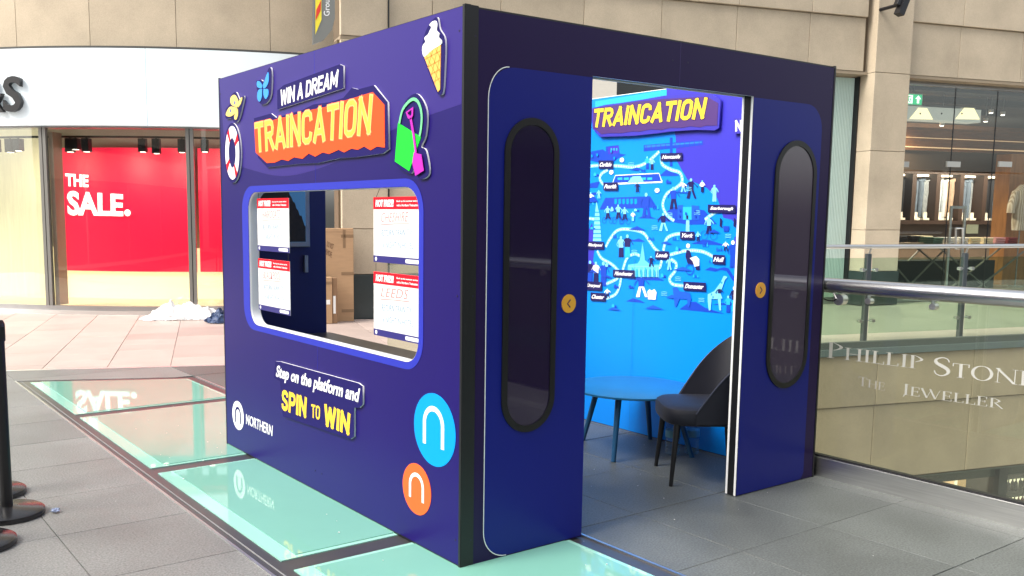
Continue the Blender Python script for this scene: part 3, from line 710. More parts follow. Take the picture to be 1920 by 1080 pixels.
art.poly(Mx((1262, 540), (1270, 538), (1275, 546), (1294, 549), (1297, 560), (1293, 575), (1291, 575), (1289, 561), (1275, 560), (1269, 575), (1266, 575), (1264, 555)), MATS['map_keep'])
art.poly(Mx((1328, 552), (1340, 546), (1352, 530), (1358, 517), (1365, 519), (1360, 525), (1352, 548), (1353, 582), (1350, 582), (1347, 561), (1335, 560), (1333, 582), (1330, 582), (1328, 565)), m_cyan)
for x, y in ((1335, 552), (1344, 549), (1350, 540), (1354, 530), (1338, 557)): art.poly(circ(*PM.px(x, y), .008, 7), mat('map_patch', (.03, .30, .70), .4))
art.poly(Mx((1384, 478), (1392, 455), (1396, 455), (1392, 505), (1384, 504)), m_cyan)
rr_ = random.Random(3)
# small ships, trees, houses and ripples that fill the drawing
for (x, y) in ((1114, 330), (1184, 306), (1200, 322), (1250, 344), (1292, 352), (1225, 392), (1190, 396), (1146, 396), (1108, 430), (1150, 446), (1216, 450), (1228, 424), (1262, 450), (1318, 462), (1330, 492), (1300, 520), (1272, 520), (1240, 520), (1246, 548), (1148, 576), (1190, 470), (1136, 500), (1152, 540), (1308, 396), (1366, 440), (1344, 470), (1256, 400), (1316, 560), (1180, 540), (1268, 470)):
    k_ = rr_.random()
    if k_ < .4:
        h_ = rr_.uniform(5, 9); art.poly(Mx((x, y), (x+5, y), (x+5, y-h_*.6), (x+2.5, y-h_), (x, y-h_*.6)), rr_.choice((m_cyan, m_light, m_dark)))
        art.poly(Mx((x+5.5, y), (x+9, y), (x+9, y-h_*.5), (x+5.5, y-h_*.5)), m_dark)
    elif k_ < .7:
        for q_ in range(3): art.poly(Mx((x+q_*4, y), (x+q_*4+3, y), (x+q_*4+1.5, y-rr_.uniform(5, 9))), rr_.choice((m_dark, MATS['map_keep'], m_light)))
    else:
        for q_ in range(3): art.strip(crom(Mx((x-5, y+q_*3), (x, y-1+q_*3), (x+6, y+q_*3)), 3), .003, m_cyan)
for h in (((1104, 372), (1116, 368), (1122, 378), (1104, 380)), ((1180, 318), (1196, 314), (1210, 320)), ((1268, 360), (1280, 352), (1292, 362)), ((1180, 430), (1196, 424), (1212, 432)), ((1240, 456), (1250, 452), (1262, 458)), ((1128, 520), (1140, 516), (1150, 521)), ((1210, 578), (1226, 572), (1246, 580)), ((1262, 506), (1282, 500), (1300, 508)), ((1328, 436), (1340, 430), (1352, 437)), ((1250, 558), (1262, 552), (1270, 560)), ((1140, 580), (1152, 576), (1166, 582)), ((1106, 510), (1112, 505), (1122, 512))):
    art.poly(Mx(*h), m_dark if rr_.random() < .6 else MATS['map_keep'])
for (x, y, h) in ((1282, 360, 20), (1196, 360, 18), (1124, 372, 16), (1318, 360, 22), (1256, 506, 24), (1222, 500, 20), (1188, 414, 18), (1350, 560, 22), (1310, 452, 18), (1140, 558, 18), (1362, 470, 18), (1296, 300, 16)):
    if x < 1290 or y > 350: person(x, y, h, rr_.choice((m_ink, m_cyan, wht)), rr_.choice((m_dark, m_ink, m_cyan)), rr_.randint(0, 2))
for k_ in range(14): art.poly(Mx((1178+k_*4.1, 519), (1180.6+k_*4.1, 519), (1180.6+k_*4.1, 508-(k_ % 3)*2), (1179.2+k_*4.1, 505-(k_ % 3)*2), (1178+k_*4.1, 508-(k_ % 3)*2)), m_cyan if k_ % 2 else m_light)
for (x, y) in ((1286, 398), (1275, 392), (1303, 393), (1274, 402), (1304, 403)): art.poly(Mx((x, y), (x+3, y), (x+3, y+5), (x, y+5)), m_dark)
for (x, y) in ((1146, 281), (1110, 290), (1120, 288), (1152, 294)): art.poly(Mx((x, y), (x+2.5, y), (x+2.5, y+5), (x, y+5)), sky1)
art.build('map_drawing')
# place labels
def place(s, x0, y0, x1, y1, sl=0):
    o = LAYER[0]+.0006
    flat('place_label', [Mx((x0, y0-sl), (x1, y0+sl), (x1, y1+sl), (x0, y1-sl))], PM, o, .0006, m_ink, mpn)
    dx = (x1-x0)*.09; dy = (y1-y0)*.24
    ptext('place_name', s, PM, Mx((x0+dx+1, y0+dy-sl), (x1-dx+1, y0+dy+sl), (x1-dx-1, y1-dy+sl), (x0+dx-1, y1-dy-sl)), o+.0008, .0004, wht, mpn, bold=.035, shear=.15)
for a in (('Carlisle', 1124, 301, 1151, 316, 0), ('Newcastle', 1240, 287, 1281, 301, -.5), ('Penrith', 1133, 342, 1160, 357, 0), ('Scarborough', 1329, 384, 1381, 399, .5), ('Blackpool', 1102, 453, 1134, 467, .5), ('Leeds', 1230, 471, 1256, 486, .3), ('York', 1277, 434, 1304, 449, .3), ('Hull', 1338, 478, 1361, 495, .5), ('Manchester', 1151, 506, 1192, 520, .8), ('Liverpool', 1100, 528, 1130, 544, .8), ('Chester', 1109, 549, 1137, 564, .8), ('Doncaster', 1283, 529, 1325, 545, 1)):
    place(*a)
# map title cut-out
o_ = LAYER[0]+.003
def mc(name, outline, mface, label):
    c = bpart(name, MB().box(LB-.06, LB-.0605, 1.5, 1.501, 2.0, 2.001), inkdark); c['label'] = label
    flat('backing_board', [outline], PM, .012, .014, mat('board_violet', (.045, .035, .42), .4), c)
    return c
ol = Mx((1112, 204), (1140, 197), (1165, 194), (1205, 188), (1250, 180), (1285, 177), (1338, 176), (1356, 188), (1353, 240), (1345, 245), (1310, 244), (1262, 247), (1240, 250), (1195, 255), (1130, 257), (1116, 242))
mt = mc('map_title_board', ol, None, 'raised title board above the map with yellow lettering on dark block')
blk = Mx((1117, 204), (1150, 199), (1200, 191), (1250, 186), (1331, 182), (1352, 194), (1350, 236), (1330, 236), (1318, 239), (1300, 237), (1285, 240), (1262, 240), (1246, 244), (1226, 243), (1205, 247), (1190, 247), (1170, 250), (1148, 250), (1133, 252), (1118, 240))
flat('title_block', [blk], PM, .0262, .002, mat('plum_print', (.075, .03, .17), .4), mt)
block_text(('title_outline', 'title_lettering'), 'TRAINCATION', PM, Mx((1120, 205), (1332, 183), (1326, 223), (1116, 240)), .0290, None, mt, layers=((1.25, 0), (1.0, .0012)), mats=(inkdark, yellow), wf=.40, slant=.12)
nn_ = bpart('map_name_board', MB().box(LB-.06, LB-.0605, .6, .601, 2.0, 2.001), inkdark)
flat('backing_board', [Mx((1380, 222), (1455, 216), (1455, 250), (1380, 251))], PM, .010, .012, MATS['board_violet'], nn_)
block_text('lettering', 'NORTH', PM, Mx((1383, 226), (1450, 222), (1450, 244), (1383, 247)), .0230, wht, nn_, wf=.42)
flat('panel_seam', [rrect(-1.452, -1.450, .01, 1.25, 0)], PM, LAYER[0]+.0004, .0004, mat('map_seam', (.0, .16, .55), .4), mpn)
b = MB(); b.box(LB-.058, LB-.052, T+.005, LA-T-.005, .0, .010); bpart('bottom_track', b, black)
b = MB(); b.box(LB-.04, LB-.02, T, LA-T, 2.392, 2.40); bpart('top_rail', b, mat('cream_rail', (.7, .7, .62), .5))

# screen on the back wall
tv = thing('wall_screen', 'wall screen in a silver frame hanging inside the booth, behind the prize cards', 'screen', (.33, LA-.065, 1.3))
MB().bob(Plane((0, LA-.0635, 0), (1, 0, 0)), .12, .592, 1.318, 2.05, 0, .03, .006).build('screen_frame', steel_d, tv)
PT2 = Plane((0, LA-.0635, 0), (1, 0, 0))
MB().ob(PT2, .155, .558, 1.352, 2.015, .0302, .0315).build('screen_glass', mat('reflected_sky_glow', (.01, .02, .04), .05, spec=.6, coat=.5, emit=(.03, .10, .22), es=.55), tv)  # sky reflection imitated by a faint blue glow
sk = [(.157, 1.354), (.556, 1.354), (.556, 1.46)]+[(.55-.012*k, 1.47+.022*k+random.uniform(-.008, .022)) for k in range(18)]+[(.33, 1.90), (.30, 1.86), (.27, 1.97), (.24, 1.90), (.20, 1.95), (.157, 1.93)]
flat('painted_reflection', [sk], PT2, .0317, .0004, mat('reflected_building', (.02, .015, .012), .3, noise_amt=.5, scale=40), tv)  # reflected building silhouette painted on the screen

# prize cards hanging in the window
PH = Plane((.030, 0, 0), (0, -1, 0))
for k, (u0, v0, head, lab) in enumerate(((-2.190, 1.318, 'HARROGATE', 'upper prize card beside the dark screen, red header on white'), (-2.190, .955, 'BLACKPOOL', 'lower prize card near the round window corner, under the card by the screen'), (-.790, 1.312, 'CHESHIRE', 'upper prize card with CHESHIRE handwritten in red marker'), (-.790, .950, 'LEEDS', 'lower prize card with LEEDS handwritten in red marker'))):
    u1 = u0+(.445 if k < 2 else .432); v1 = v0+.315; wz = u1-u0
    c = thing('prize_card', lab, 'card', (.030, -(u0+u1)/2, v0), 'prize cards hanging in the booth window')
    MB().ob(PH, u0, u1, v0, v1, -.0015, .0015).build('card', mat('card_white', (.70, .70, .70), .4), c)
    MB().ob(PH, u0, u1, v1-.058, v1, .0015, .0022).build('header', red, c)
    MB().ob(PH, u0, u1, v0, v0+.032, .0015, .0022).build('footer', mat('card_navy', (.02, .015, .16), .4), c)
    qd = lambda a0, a1, b0, b1: [(u0+wz*a0, v0+b1), (u0+wz*a1, v0+b1), (u0+wz*a1, v0+b0), (u0+wz*a0, v0+b0)]
    ptext('header_lettering', 'HOT PRIZE!', PH, qd(.05, .44, .268, .303), .0024, .0004, wht, c, bold=.06, shear=.15)
    ptext('small_print', 'Book up the summer savings', PH, qd(.5, .93, .288, .299), .0024, .0004, wht, c, bold=.02)
    ptext('small_print', 'with a Northern Traincation', PH, qd(.5, .93, .270, .281), .0024, .0004, wht, c, bold=.02)
    ptext('name_handwriting', head, PH, [(u0+wz*.18, v0+.238), (u0+wz*.74, v0+.246), (u0+wz*.72, v0+.200), (u0+wz*.16, v0+.196)], .0017, .0004, mat('red_marker', (.72, .16, .16), .5), c, shear=.1, space=1.05, bold=-.012)
    flat('underline', [stroke([(u0+wz*.16, v0+.182), (u0+wz*.45, v0+.188), (u0+wz*.76, v0+.19)], .003)], PH, .0017, .0004, MATS['red_marker'], c)
    bm1 = mat('blue_marker', (.10, .26, .42), .5)
    ptext('handwriting', 'RETURN TRAIN TIX', PH, [(u0+wz*.18, v0+.158), (u0+wz*.82, v0+.165), (u0+wz*.81, v0+.138), (u0+wz*.17, v0+.126)], .0017, .0004, bm1, c, shear=.12, bold=-.012)
    ptext('handwriting', '- 1x NIGHT IN HOTEL', PH, [(u0+wz*.12, v0+.102), (u0+wz*.84, v0+.104), (u0+wz*.84, v0+.076), (u0+wz*.12, v0+.070)], .0017, .0004, bm1, c, shear=.12, bold=-.012)
    flat('round_mark', [circ(u0+.025, v0+.016, .010, 14)], PH, .0024, .0004, wht, c)
    flat('footer_pill', [rrect(u0+wz*.68, u0+wz*.96, v0+.007, v0+.025, .008, 3)], PH, .0024, .0004, wht, c)
    g = MB()
    topz = 1.67 if k % 2 == 0 else v1+.045
    for uu in (u0+.02, u1-.02): MB().tube([PH.w(uu, v1-.004, 0), PH.w(uu+(.04 if k == 2 and uu < -.7 else 0), topz, 0)], .0012, 5).build('string', mat('dark_string', (.03, .03, .03), .6), c)

# ------------------------------------------------------------------ furniture in the booth
tbl = thing('coffee_table', 'round blue coffee table with splayed legs in front of the map wall', 'table', (2.15, 1.06, 0))
tb_ = mat('table_blue', (.02, .18, .40), .33, noise_amt=.05, scale=5)
tl_ = mat('table_leg_blue', (.012, .08, .19), .4)
MB().lathe([(.395, .412), (.408, .418), (.410, .428), (.404, .432)], (2.15, 1.06, 0), 64).build('tabletop', tb_, tbl)
for (x, y) in ((2.085, 1.447), (1.847, .913), (2.50, 1.21), (2.345, .705)):
    d = (V((x, y))-V((2.15, 1.06))).normalized(); t0 = V((2.15, 1.06))+d*.27
    MB().tube([(t0.x, t0.y, .411), (x, y, 0)], [.021, .015], 10).build('leg', tl_, tbl)
ch = thing('shell_chair', 'dark navy upholstered chair with wraparound back and tapered black legs', 'chair', (2.05, .385, 0))
fx = V((-.803, .596, 0)); sx = V((.596, .803, 0)); cc = V((2.05, .385, 0))
cl_ = mat('navy_velvet', (.003, .004, .012), .6, noise_amt=.15, scale=12, bump=.1, bscale=200)
cl_.node_tree.nodes['Principled BSDF'].inputs['Sheen Weight'].default_value = .04
lg = mat('black_leg', (.008, .008, .010), .35)
for a, s_ in ((1, 1), (1, -1), (-1, 1), (-1, -1)):
    f0 = cc+fx*.19*a+sx*.19*s_; f1 = cc+fx*.225*a+sx*.222*s_
    MB().tube([f0+V((0, 0, .40)), f1], [.021, .011], 12).build('leg', lg, ch)
# seat cushion: rounded slab
bm = bmesh.new(); bmesh.ops.create_grid(bm, x_segments=16, y_segments=16, size=.5)
vs = []; fs = []
N_ = 28
def sq(a, e=4.0):
    c_, s__ = math.cos(a), math.sin(a); return (abs(c_)**(2/e)*(1 if c_ > 0 else -1), abs(s__)**(2/e)*(1 if s__ > 0 else -1))
prof = [(.0, .352), (.90, .352), (.97, .362), (1.0, .385), (1.0, .425), (.97, .447), (.90, .458), (.6, .465), (.0, .466)]
b = MB()
for (rr, z) in prof:
    for k in range(N_):
        x, y = sq(2*math.pi*k/N_); vs.append(cc+fx*(x*.245*rr+.02)+sx*(y*.245*rr)+V((0, 0, z)))
for i in range(len(prof)-1):
    for k in range(N_): fs.append((i*N_+k, i*N_+(k+1) % N_, (i+1)*N_+(k+1) % N_, (i+1)*N_+k))
b.add(vs, fs); b.sm = True; b.build('seat', cl_, ch); bm.free()
# back shell
b = MB(); vs = []; fs = []; na, nz_ = 36, 10
for side in (0, 1):
    for i in range(na+1):
        a = R(-112+224*i/na); k_ = abs(a)/R(112)
        top = .43+.455*(1-max(0, (k_-.26)/.74)**1.35) if k_ > .26 else .885
        for j in range(nz_+1):
            z = .37+(top-.37)*j/nz_; rr = .262+.10*((z-.37)/.47)**1.2*(math.cos(a)*.5+.5)+(.0 if side == 0 else -.022*(1-.3*(j/nz_)))
            e = 3.2; c_, s__ = math.cos(a), math.sin(a); q = (abs(c_)**e+abs(s__)**e)**(-1/e)
            vs.append(cc-fx*(c_*rr*q*.96)+sx*(s__*rr*q*.98)+V((0, 0, z+(0 if side == 0 or j < nz_ else .004))))
W_ = nz_+1; off_ = (na+1)*W_
for i in range(na):
    for j in range(nz_):
        fs.append((i*W_+j, (i+1)*W_+j, (i+1)*W_+j+1, i*W_+j+1)); fs.append((off_+i*W_+j, off_+i*W_+j+1, off_+(i+1)*W_+j+1, off_+(i+1)*W_+j))
    fs.append((i*W_+nz_, (i+1)*W_+nz_, off_+(i+1)*W_+nz_, off_+i*W_+nz_)); fs.append((i*W_, off_+i*W_, off_+(i+1)*W_, (i+1)*W_))
for i in (0, na):
    for j in range(nz_): fs.append((i*W_+j, i*W_+j+1, off_+i*W_+j+1, off_+i*W_+j))
b.add(vs, fs); b.sm = True; b.build('backrest', cl_, ch)
b = MB(); b.tube([vs[i*W_+nz_]+V((0, 0, .002)) for i in range(na+1)], .004, 6); b.build('piping', mat('navy_piping', (.03, .035, .06), .6), ch)
pet = glass('bottle_plastic', (.72, .88, .93), .8, rough=.05, ior=1.5, haze=.06)
for (x, y, lb) in ((2.30, .83, 'large clear water bottle behind the front chair leg'), (2.415, .77, 'large clear water bottle beside the map wall, under the chair')):
    wb = thing('water_bottle', lb, 'bottle', (x, y, 0), 'water bottles on the booth floor')
    pr_ = [(.030, .0), (.046, .01)]
    for k in range(9): pr_ += [(.048, .02+k*.02), (.044, .03+k*.02)]
    pr_ += [(.048, .21), (.044, .235), (.020, .275), (.015, .285)]
    MB().lathe(pr_, (x, y, 0), 20).build('bottle_body', pet, wb)
    MB().lathe([(.017, .286), (.017, .306)], (x, y, 0), 14).build('cap', mat('cap_blue', (.02, .12, .5), .4), wb)
    MB().lathe([(.0485, .12), (.0488, .122), (.0488, .165), (.0485, .167)], (x, y, 0), 20).build('bottle_wrap', mat('bottle_label', (.15, .4, .55), .4), wb)

# ------------------------------------------------------------------ near balustrade
nb = thing('glass_balustrade', 'near balustrade with thick steel handrail, lettered glass and steel kick plate beside the booth', 'balustrade', (2.7, -3, 0))
MB().box(2.640, 2.652, -9.5, 5.05, .0, .115).build('kick_plate', steel, nb)
MB().box(2.652, 2.70, -9.5, 5.05, .104, .118).build('channel_cap', mat('bright_steel', (.8, .8, .8), .15, metal=1), nb)
MB().box(2.662, 2.70, -9.5, 5.05, .118, .128).build('gasket', black, nb)
ys = [-9.5, -7.4, -5.3, -3.2, -1.62, 1.6, 3.3, 5.04]
for i in range(len(ys)-1): MB().box(2.675, 2.69, ys[i]+.004, ys[i+1]-.004, .126, 1.12).build('glass_panel', clear, nb)
MB().tube([(2.66, -9.5, 1.150), (2.66, 5.05, 1.150)], .043, 20).build('handrail', mat('rail_steel', (.72, .72, .71), .27, metal=1, noise_amt=.05, scale=8), nb)
for y in (-4.1, -2.6, -.62, -.25, 1.4, 3.0):
    bb = MB(); bb.tube([(2.674, y, 1.075), (2.668, y, 1.12)], .010, 8); bb.tube([(2.660, y, 1.075), (2.700, y, 1.075)], .018, 12); bb.build('bracket', steel, nb)
bb = MB(); bb.tube([(2.655, -.07, 1.07), (2.705, -.07, 1.07)], .033, 16); bb.tube([(2.66, -.03, 1.12), (2.66, -.055, 1.075)], .008, 8); bb.build('rail_clamp', steel, nb)
bb = MB(); bb.tube(crom([(2.65, .04, 1.075), (2.65, 0.0, 1.062), (2.65, -.04, 1.062), (2.65, -.062, 1.075)], 5), .0035, 6); bb.build('cable', black, nb)
# serif lettering etched on the glass, built from thick and thin strokes
PG = Plane((2.6745, 0, 0), (0, -1, 0))
etch = mat('etched_white', (.40, .40, .37), .6)
def serif_word(s, P, x0, y0, x1, y1, h0, parent, name='etched_lettering', m=etch, first=1.3):
    # baseline from (x0,y0) to (x1,y1) in plane coordinates; cap height h0; glyph strokes in a unit box
    tk, tn, sf = .125, .035, .08
    G = {
     'I': (.38, [('v', .19, tk)]), 'L': (.62, [('v', .16, tk), ('h', .0, .16, .58, tn), ('t', .56, 0, .22)]),
     'P': (.66, [('v', .16, tk), ('b', .16, .48, 1.0, .60)]), 'H': (.86, [('v', .16, tk), ('v', .70, tk), ('h', .5, .16, .70, tn)]),
     'T': (.74, [('v', .37, tk), ('h', 1-tn, .04, .70, tn), ('t', .06, .78, 1.0), ('t', .68, .78, 1.0)]),
     'E': (.66, [('v', .16, tk), ('h', 0, .16, .58, tn), ('h', .5, .16, .46, tn), ('h', 1-tn, .16, .55, tn), ('t', .57, 0, .22), ('t', .54, .78, 1.0), ('t', .46, .4, .62)]),
     'O': (.90, [('o',)]), 'S': (.58, [('s',)]), 'N': (.90, [('vn', .14, tn), ('vn', .76, tn), ('d', .10, 1, .76, 0, tk)]),
     'R': (.78, [('v', .16, tk), ('b', .16, .48, 1.0, .60), ('d', .34, .5, .70, 0, tk)]), 'J': (.40, [('v', .22, tk), ('d', .10, -.18, .22, .06, tn*1.6)]),
     'W': (1.15, [('d', .04, 1, .34, 0, tk), ('d', .34, 0, .58, .96, tn), ('d', .52, 1, .82, 0, tk), ('d', .82, 0, 1.08, 1, tn)]), ' ': (.35, [])}
    B = V((x0, y0)); D = V((x1, y1))-B; ws = [G[c][0]*(first if i == 0 or s[i-1] == ' ' else 1) for i, c in enumerate(s)]; tot = sum(ws); k = D.length/tot; dx = D.normalized()
    pos = 0; n = 0; ob = MB(); zz = [0.0]
    def tr(x, y, hs): return B+dx*((pos+x*hs)*k)+V((0, y*h0*hs))
    def quad(pts, hs):
        zz[0] += .00002; ob.add([P.w(*tr(x, y, hs), zz[0]) for x, y in pts], [tuple(range(len(pts)))])
    for i, c in enumerate(s):
        hs = first if i == 0 or s[i-1] == ' ' else 1
        for e in G[c][1]:
            if e[0] in ('v', 'vn'):
                x, t_ = e[1], e[2]; quad([(x-t_/2, 0), (x+t_/2, 0), (x+t_/2, 1), (x-t_/2, 1)], hs)
                for yy in (0, 1-.03): quad([(x-t_/2-sf, yy), (x+t_/2+sf, yy), (x+t_/2+sf, yy+.03), (x-t_/2-sf, yy+.03)], hs)
            elif e[0] == 'h': quad([(e[2], e[1]), (e[3], e[1]), (e[3], e[1]+e[4]), (e[2], e[1]+e[4])], hs)
            elif e[0] == 't': quad([(e[1]-.02, e[2]), (e[1]+.02, e[2]), (e[1]+.02, e[3]), (e[1]-.02, e[3])], hs)
            elif e[0] == 'd':
                _, xa, ya, xb, yb, t_ = e; quad([(xa-t_/2, ya), (xa+t_/2, ya), (xb+t_/2, yb), (xb-t_/2, yb)], hs)
            elif e[0] == 'b':
                _, xl, yl, yh, xr = e; m_ = 12
                o_ = [(xl+.10+(xr-xl-.10)*math.sin(math.pi*t/m_), yh-(yh-yl)*t/m_) for t in range(m_+1)]
                i_ = [(xl+.10+(xr-xl-.10-tk)*math.sin(math.pi*t/m_), yh-tn-(yh-yl-2*tn)*t/m_) for t in range(m_+1)]
                for t in range(m_): quad([i_[t], i_[t+1], o_[t+1], o_[t]], hs)
            elif e[0] == 'o':
                m_ = 28
                o_ = [(.45+.42*math.cos(2*math.pi*t/m_), .5+.52*math.sin(2*math.pi*t/m_)) for t in range(m_+1)]
                i_ = [(.45+(.42-tk)*math.cos(2*math.pi*t/m_), .5+(.52-tn)*math.sin(2*math.pi*t/m_)) for t in range(m_+1)]
                for t in range(m_): quad([o_[t], o_[t+1], i_[t+1], i_[t]], hs)
            elif e[0] == 's':
                sp_ = crom([(.50, .78), (.44, .95), (.28, 1.01), (.10, .88), (.10, .70), (.28, .54), (.46, .38), (.48, .16), (.30, -.01), (.12, .06), (.06, .24)], 4)
                for t in range(len(sp_)-1):
                    (xa, ya), (xb, yb) = sp_[t], sp_[t+1]; f_ = t/(len(sp_)-1); tw = .04+.12*math.exp(-((f_-.5)/.2)**2)
                    d_ = V((xb-xa, yb-ya)).normalized(); q_ = V((-d_.y, d_.x))*tw/2
                    quad([(xa+q_.x, ya+q_.y), (xa-q_.x, ya-q_.y), (xb-q_.x, yb-q_.y), (xb+q_.x, yb+q_.y)], hs)
        pos += ws[i]; n += 1
    for f_ in ob.f: pass
    return ob.build(name, m, parent, smooth=False)
a = PG.px(1549, 670); c_ = PG.px(1740, 697); d_ = PG.px(1960, 728)
faint = mat('faint_etch', (.27, .26, .23), .6)
serif_word('PHILLIP', PG, *a, *PG.px(1733, 693), .072, nb, m=mat('half_etch', (.34, .34, .31), .6))
serif_word('STONE', PG, *PG.px(1748, 702), *PG.px(1945, 726), .074, nb)
serif_word('THE', PG, *PG.px(1608, 722), *PG.px(1660, 733), .046, nb, m=faint, first=1.15)
serif_word('JEWELLER', PG, *PG.px(1690, 739), *PG.px(1882, 767), .050, nb, m=mat('half_etch', (.34, .34, .31), .6), first=1.2)

# ------------------------------------------------------------------ far balustrade along the walkway
fb = thing('glass_balustrade', 'far balustrade with slim posts along the opposite walkway', 'balustrade', tuple(PW.w(5, 0, 0)))
PB2 = Plane(FN*(WALK+.06)+FD*FA.dot(FD), FD)
ta, tz = 2.74, 16
t0 = ((2.74)-PB2.O.x)/FD.x
MB().tube([PB2.w(t0, 1.19, 0), PB2.w(16, 1.19, 0)], .026, 14).build('handrail', steel, fb)
tp = [PB2.px(1624, 600)[0], PB2.px(1804, 600)[0]]; stp = tp[1]-tp[0]
posts = [tp[0]+stp*k for k in range(-3, 5)]
for t_ in posts:
    if t_ < t0: continue
    MB().bob(PB2, t_-.03, t_+.03, -.02, 1.10, -.055, .0, .003).build('post', mat('post_steel', (.16, .19, .21), .35, metal=.8), fb)
    MB().tube([PB2.w(t_, 1.09, -.02), PB2.w(t_+.01, 1.17, 0)], .012, 8).build('rail_arm', steel, fb)
    for z in (.26, .90):
        bb = MB()
        for s_ in (-1, 1): bb.tube([PB2.w(t_+s_*.03, z, -.02), PB2.w(t_+s_*.10, z, -.005)], .009, 8); bb.tube([PB2.w(t_+s_*.10, z, -.03), PB2.w(t_+s_*.10, z, .025)], .022, 10)
        bb.build('glass_clamp', steel, fb)
for i in range(len(posts)-1):
    a_, b_ = max(posts[i], t0)+.05, posts[i+1]-.05
    if b_ > a_: MB().ob(PB2, a_, b_, .10, 1.05, -.012, .0).build('glass_panel', clear_g, fb)
# walkway edge steel channel and stone facing below
we = thing('walkway_edge', 'steel trimmed stone facing below the opposite walkway', 'wall', tuple(PW.w(5, -1.8, 0)))
MB().ob(PW, t0, 18, -.065, .015, -.02, .06).build('edge_beam', mat('grey_beam', (.10, .12, .12), .5), we)
MB().ob(PW, t0, 18, -.15, -.065, -.02, .085).build('edge_trim', mat('blue_grey_trim', (.20, .26, .28), .35, metal=.3), we)
js = [6.0+1.575*k for k in range(-8, 8)]
js = [j for j in js if j > t0-1.5]
for z0, z1, o in ((-.80, -.155, .055), (-1.775, -.806, .04)):
    for i in range(len(js)-1):
        a_ = max(js[i], t0)+.004
        if js[i+1]-.004 <= a_: continue
        MB().bob(PW, a_, js[i+1]-.004, z0, z1, -.0, o, .006).build('stone_panel', stone, we)
MB().ob(PW, t0, 18, -1.80, -.10, -.30, -.001).build('backing', stone_d, we)

# ------------------------------------------------------------------ lower level
lf = props(gsheet('lower_floor', [(2.75, -14), (26, -14), (26, 12), (2.75, 12)], -5.3, mat('lower_stone', (.36, .33, .29), .4, noise_amt=.1, scale=2)), kind='structure')
MB().box(2.74, 2.76, -10, 5, -5.3, -.01).build('void_wall', stone, floor)
PL = Plane(PW.w(0, 0, -.9), FD)
ls = thing('lower_shop', 'lower level shopfront with dark fascia glass below the stone facing', 'shop', tuple(PL.w(7, -5.3, 0)))
MB().ob(PL, -2, 16, -5.3, -1.82, -3.05, -3.0).build('back_wall', mat('shop_dark', (.06, .055, .05), .6), ls)
MB().ob(PL, -2, 16, -1.82, -1.80, -3.0, .9).build('soffit', mat('soffit_green', (.10, .13, .11), .5), ls)
MB().ob(PL, -2, 16, -2.25, -1.83, .0, .02).build('glass_fascia', mat('grey_green_glass', (.075, .10, .085), .15), ls)
MB().ob(PL, -2, 16, -5.3, -2.255, .0, .012).build('shop_window', shopglass, ls)
a_ = PL.px(1812, 915)[0]; b_ = PL.px(1838, 925)[0]
for (x0, x1, mm) in ((1813, 1838, mat('lit_display', (.75, .5, .35), .6, emit=(1, .62, .35), es=.9)), (1849, 1860, mat('lit_wood', (.6, .38, .2), .6, emit=(1, .62, .3), es=.45))):
    MB().ob(PL, PL.px(x0, 900)[0], PL.px(x1, 900)[0], -3.6, -2.27, -.5, -.45).build('lit_display_panel', mm, ls)
for z in (-2.75, -3.1): MB().ob(PL, PL.px(1813, 900)[0], PL.px(1838, 900)[0], z, z+.06, -.45, -.2).build('shelf', mat('red_wood', (.22, .06, .04), .5), ls)
MB().ob(PL, PL.px(1862, 900)[0], PL.px(1878, 900)[0], -5.3, -1.83, -.6, .10).build('pillar', plinth, ls)
sh = thing('bottle_shelving', 'brightly lit slanting shelves full of bottles on the lower level', 'shelving', tuple(PL.w(9.6, -5.3, -.6)))
sx0 = PL.px(1884, 900)[0]
MB().ob(PL, sx0, sx0+3.0, -4.6, -1.95, -1.05, -1.0).build('lit_back', mat('shelf_glow', (.8, .75, .62), .6, emit=(1, .9, .68), es=1.1), sh)
for z in (-2.22, -2.52, -2.82, -3.12, -3.42, -3.72):
    MB().ob(PL, sx0, sx0+3.0, z-.05, z, -1.0, -.62).build('shelf', mat('shelf_board', (.12, .11, .09), .5), sh)
    bt = [MB(), MB()]
    for k in range(34):
        p_ = PL.w(sx0+.05+k*.085+random.uniform(-.01, .01), z, -.76); hh = random.uniform(.20, .25)
        bt[random.random() < .35].lathe([(.028, 0), (.03, .01), (.03, hh*.6), (.011, hh*.75), (.011, hh)], p_, 7)
    bt[0].build('bottles', mat('dark_bottles', (.03, .012, .008), .2), sh)['kind'] = 'stuff'
    bt[1].build('bottles', mat('red_bottles', (.25, .02, .03), .3), sh)['kind'] = 'stuff'

# ------------------------------------------------------------------ stone building across the concourse
sbld = thing('stone_building', 'sandstone clad building with glazed shopfronts behind the booth', 'building', tuple(PF.w(6, 0, 0)))
def spanel(u0, u1, v0, v1, o0, o1, m=stone, name='stone_panel'): return MB().bob(PF, u0+.004, u1-.004, v0+.004, v1-.004, o0, o1, .006).build(name, m, sbld)
js = [.06, .755, 1.42, 2.49, 3.86, 5.22, 6.62, 8.06, 9.22]
js2 = [10.12, 11.33, 12.82, 14.3, 15.8]
for grp in (js, js2):
    for i in range(len(grp)-1):
        spanel(grp[i], grp[i+1], 4.05, 4.95, -.10, -.012)
        for k in range(4): spanel(grp[i], grp[i+1], 4.95+k*.98, 5.93+k*.98, -.10, .035 if k < 1 else .035)
MB().ob(PF, .06, 15.8, 4.05, 8.9, -.5, -.101).build('wall_core', stone_d, sbld)
# ledge under the panels
MB().ob(PF, .06, 9.3, 4.0, 4.048, -.45, -.02).build('soffit', mat('soffit_stone', (.30, .24, .17), .8), sbld)
MB().ob(PF, 10.1, 15.8, 4.0, 4.048, -.45, -.02).build('soffit', MATS['soffit_stone'], sbld)
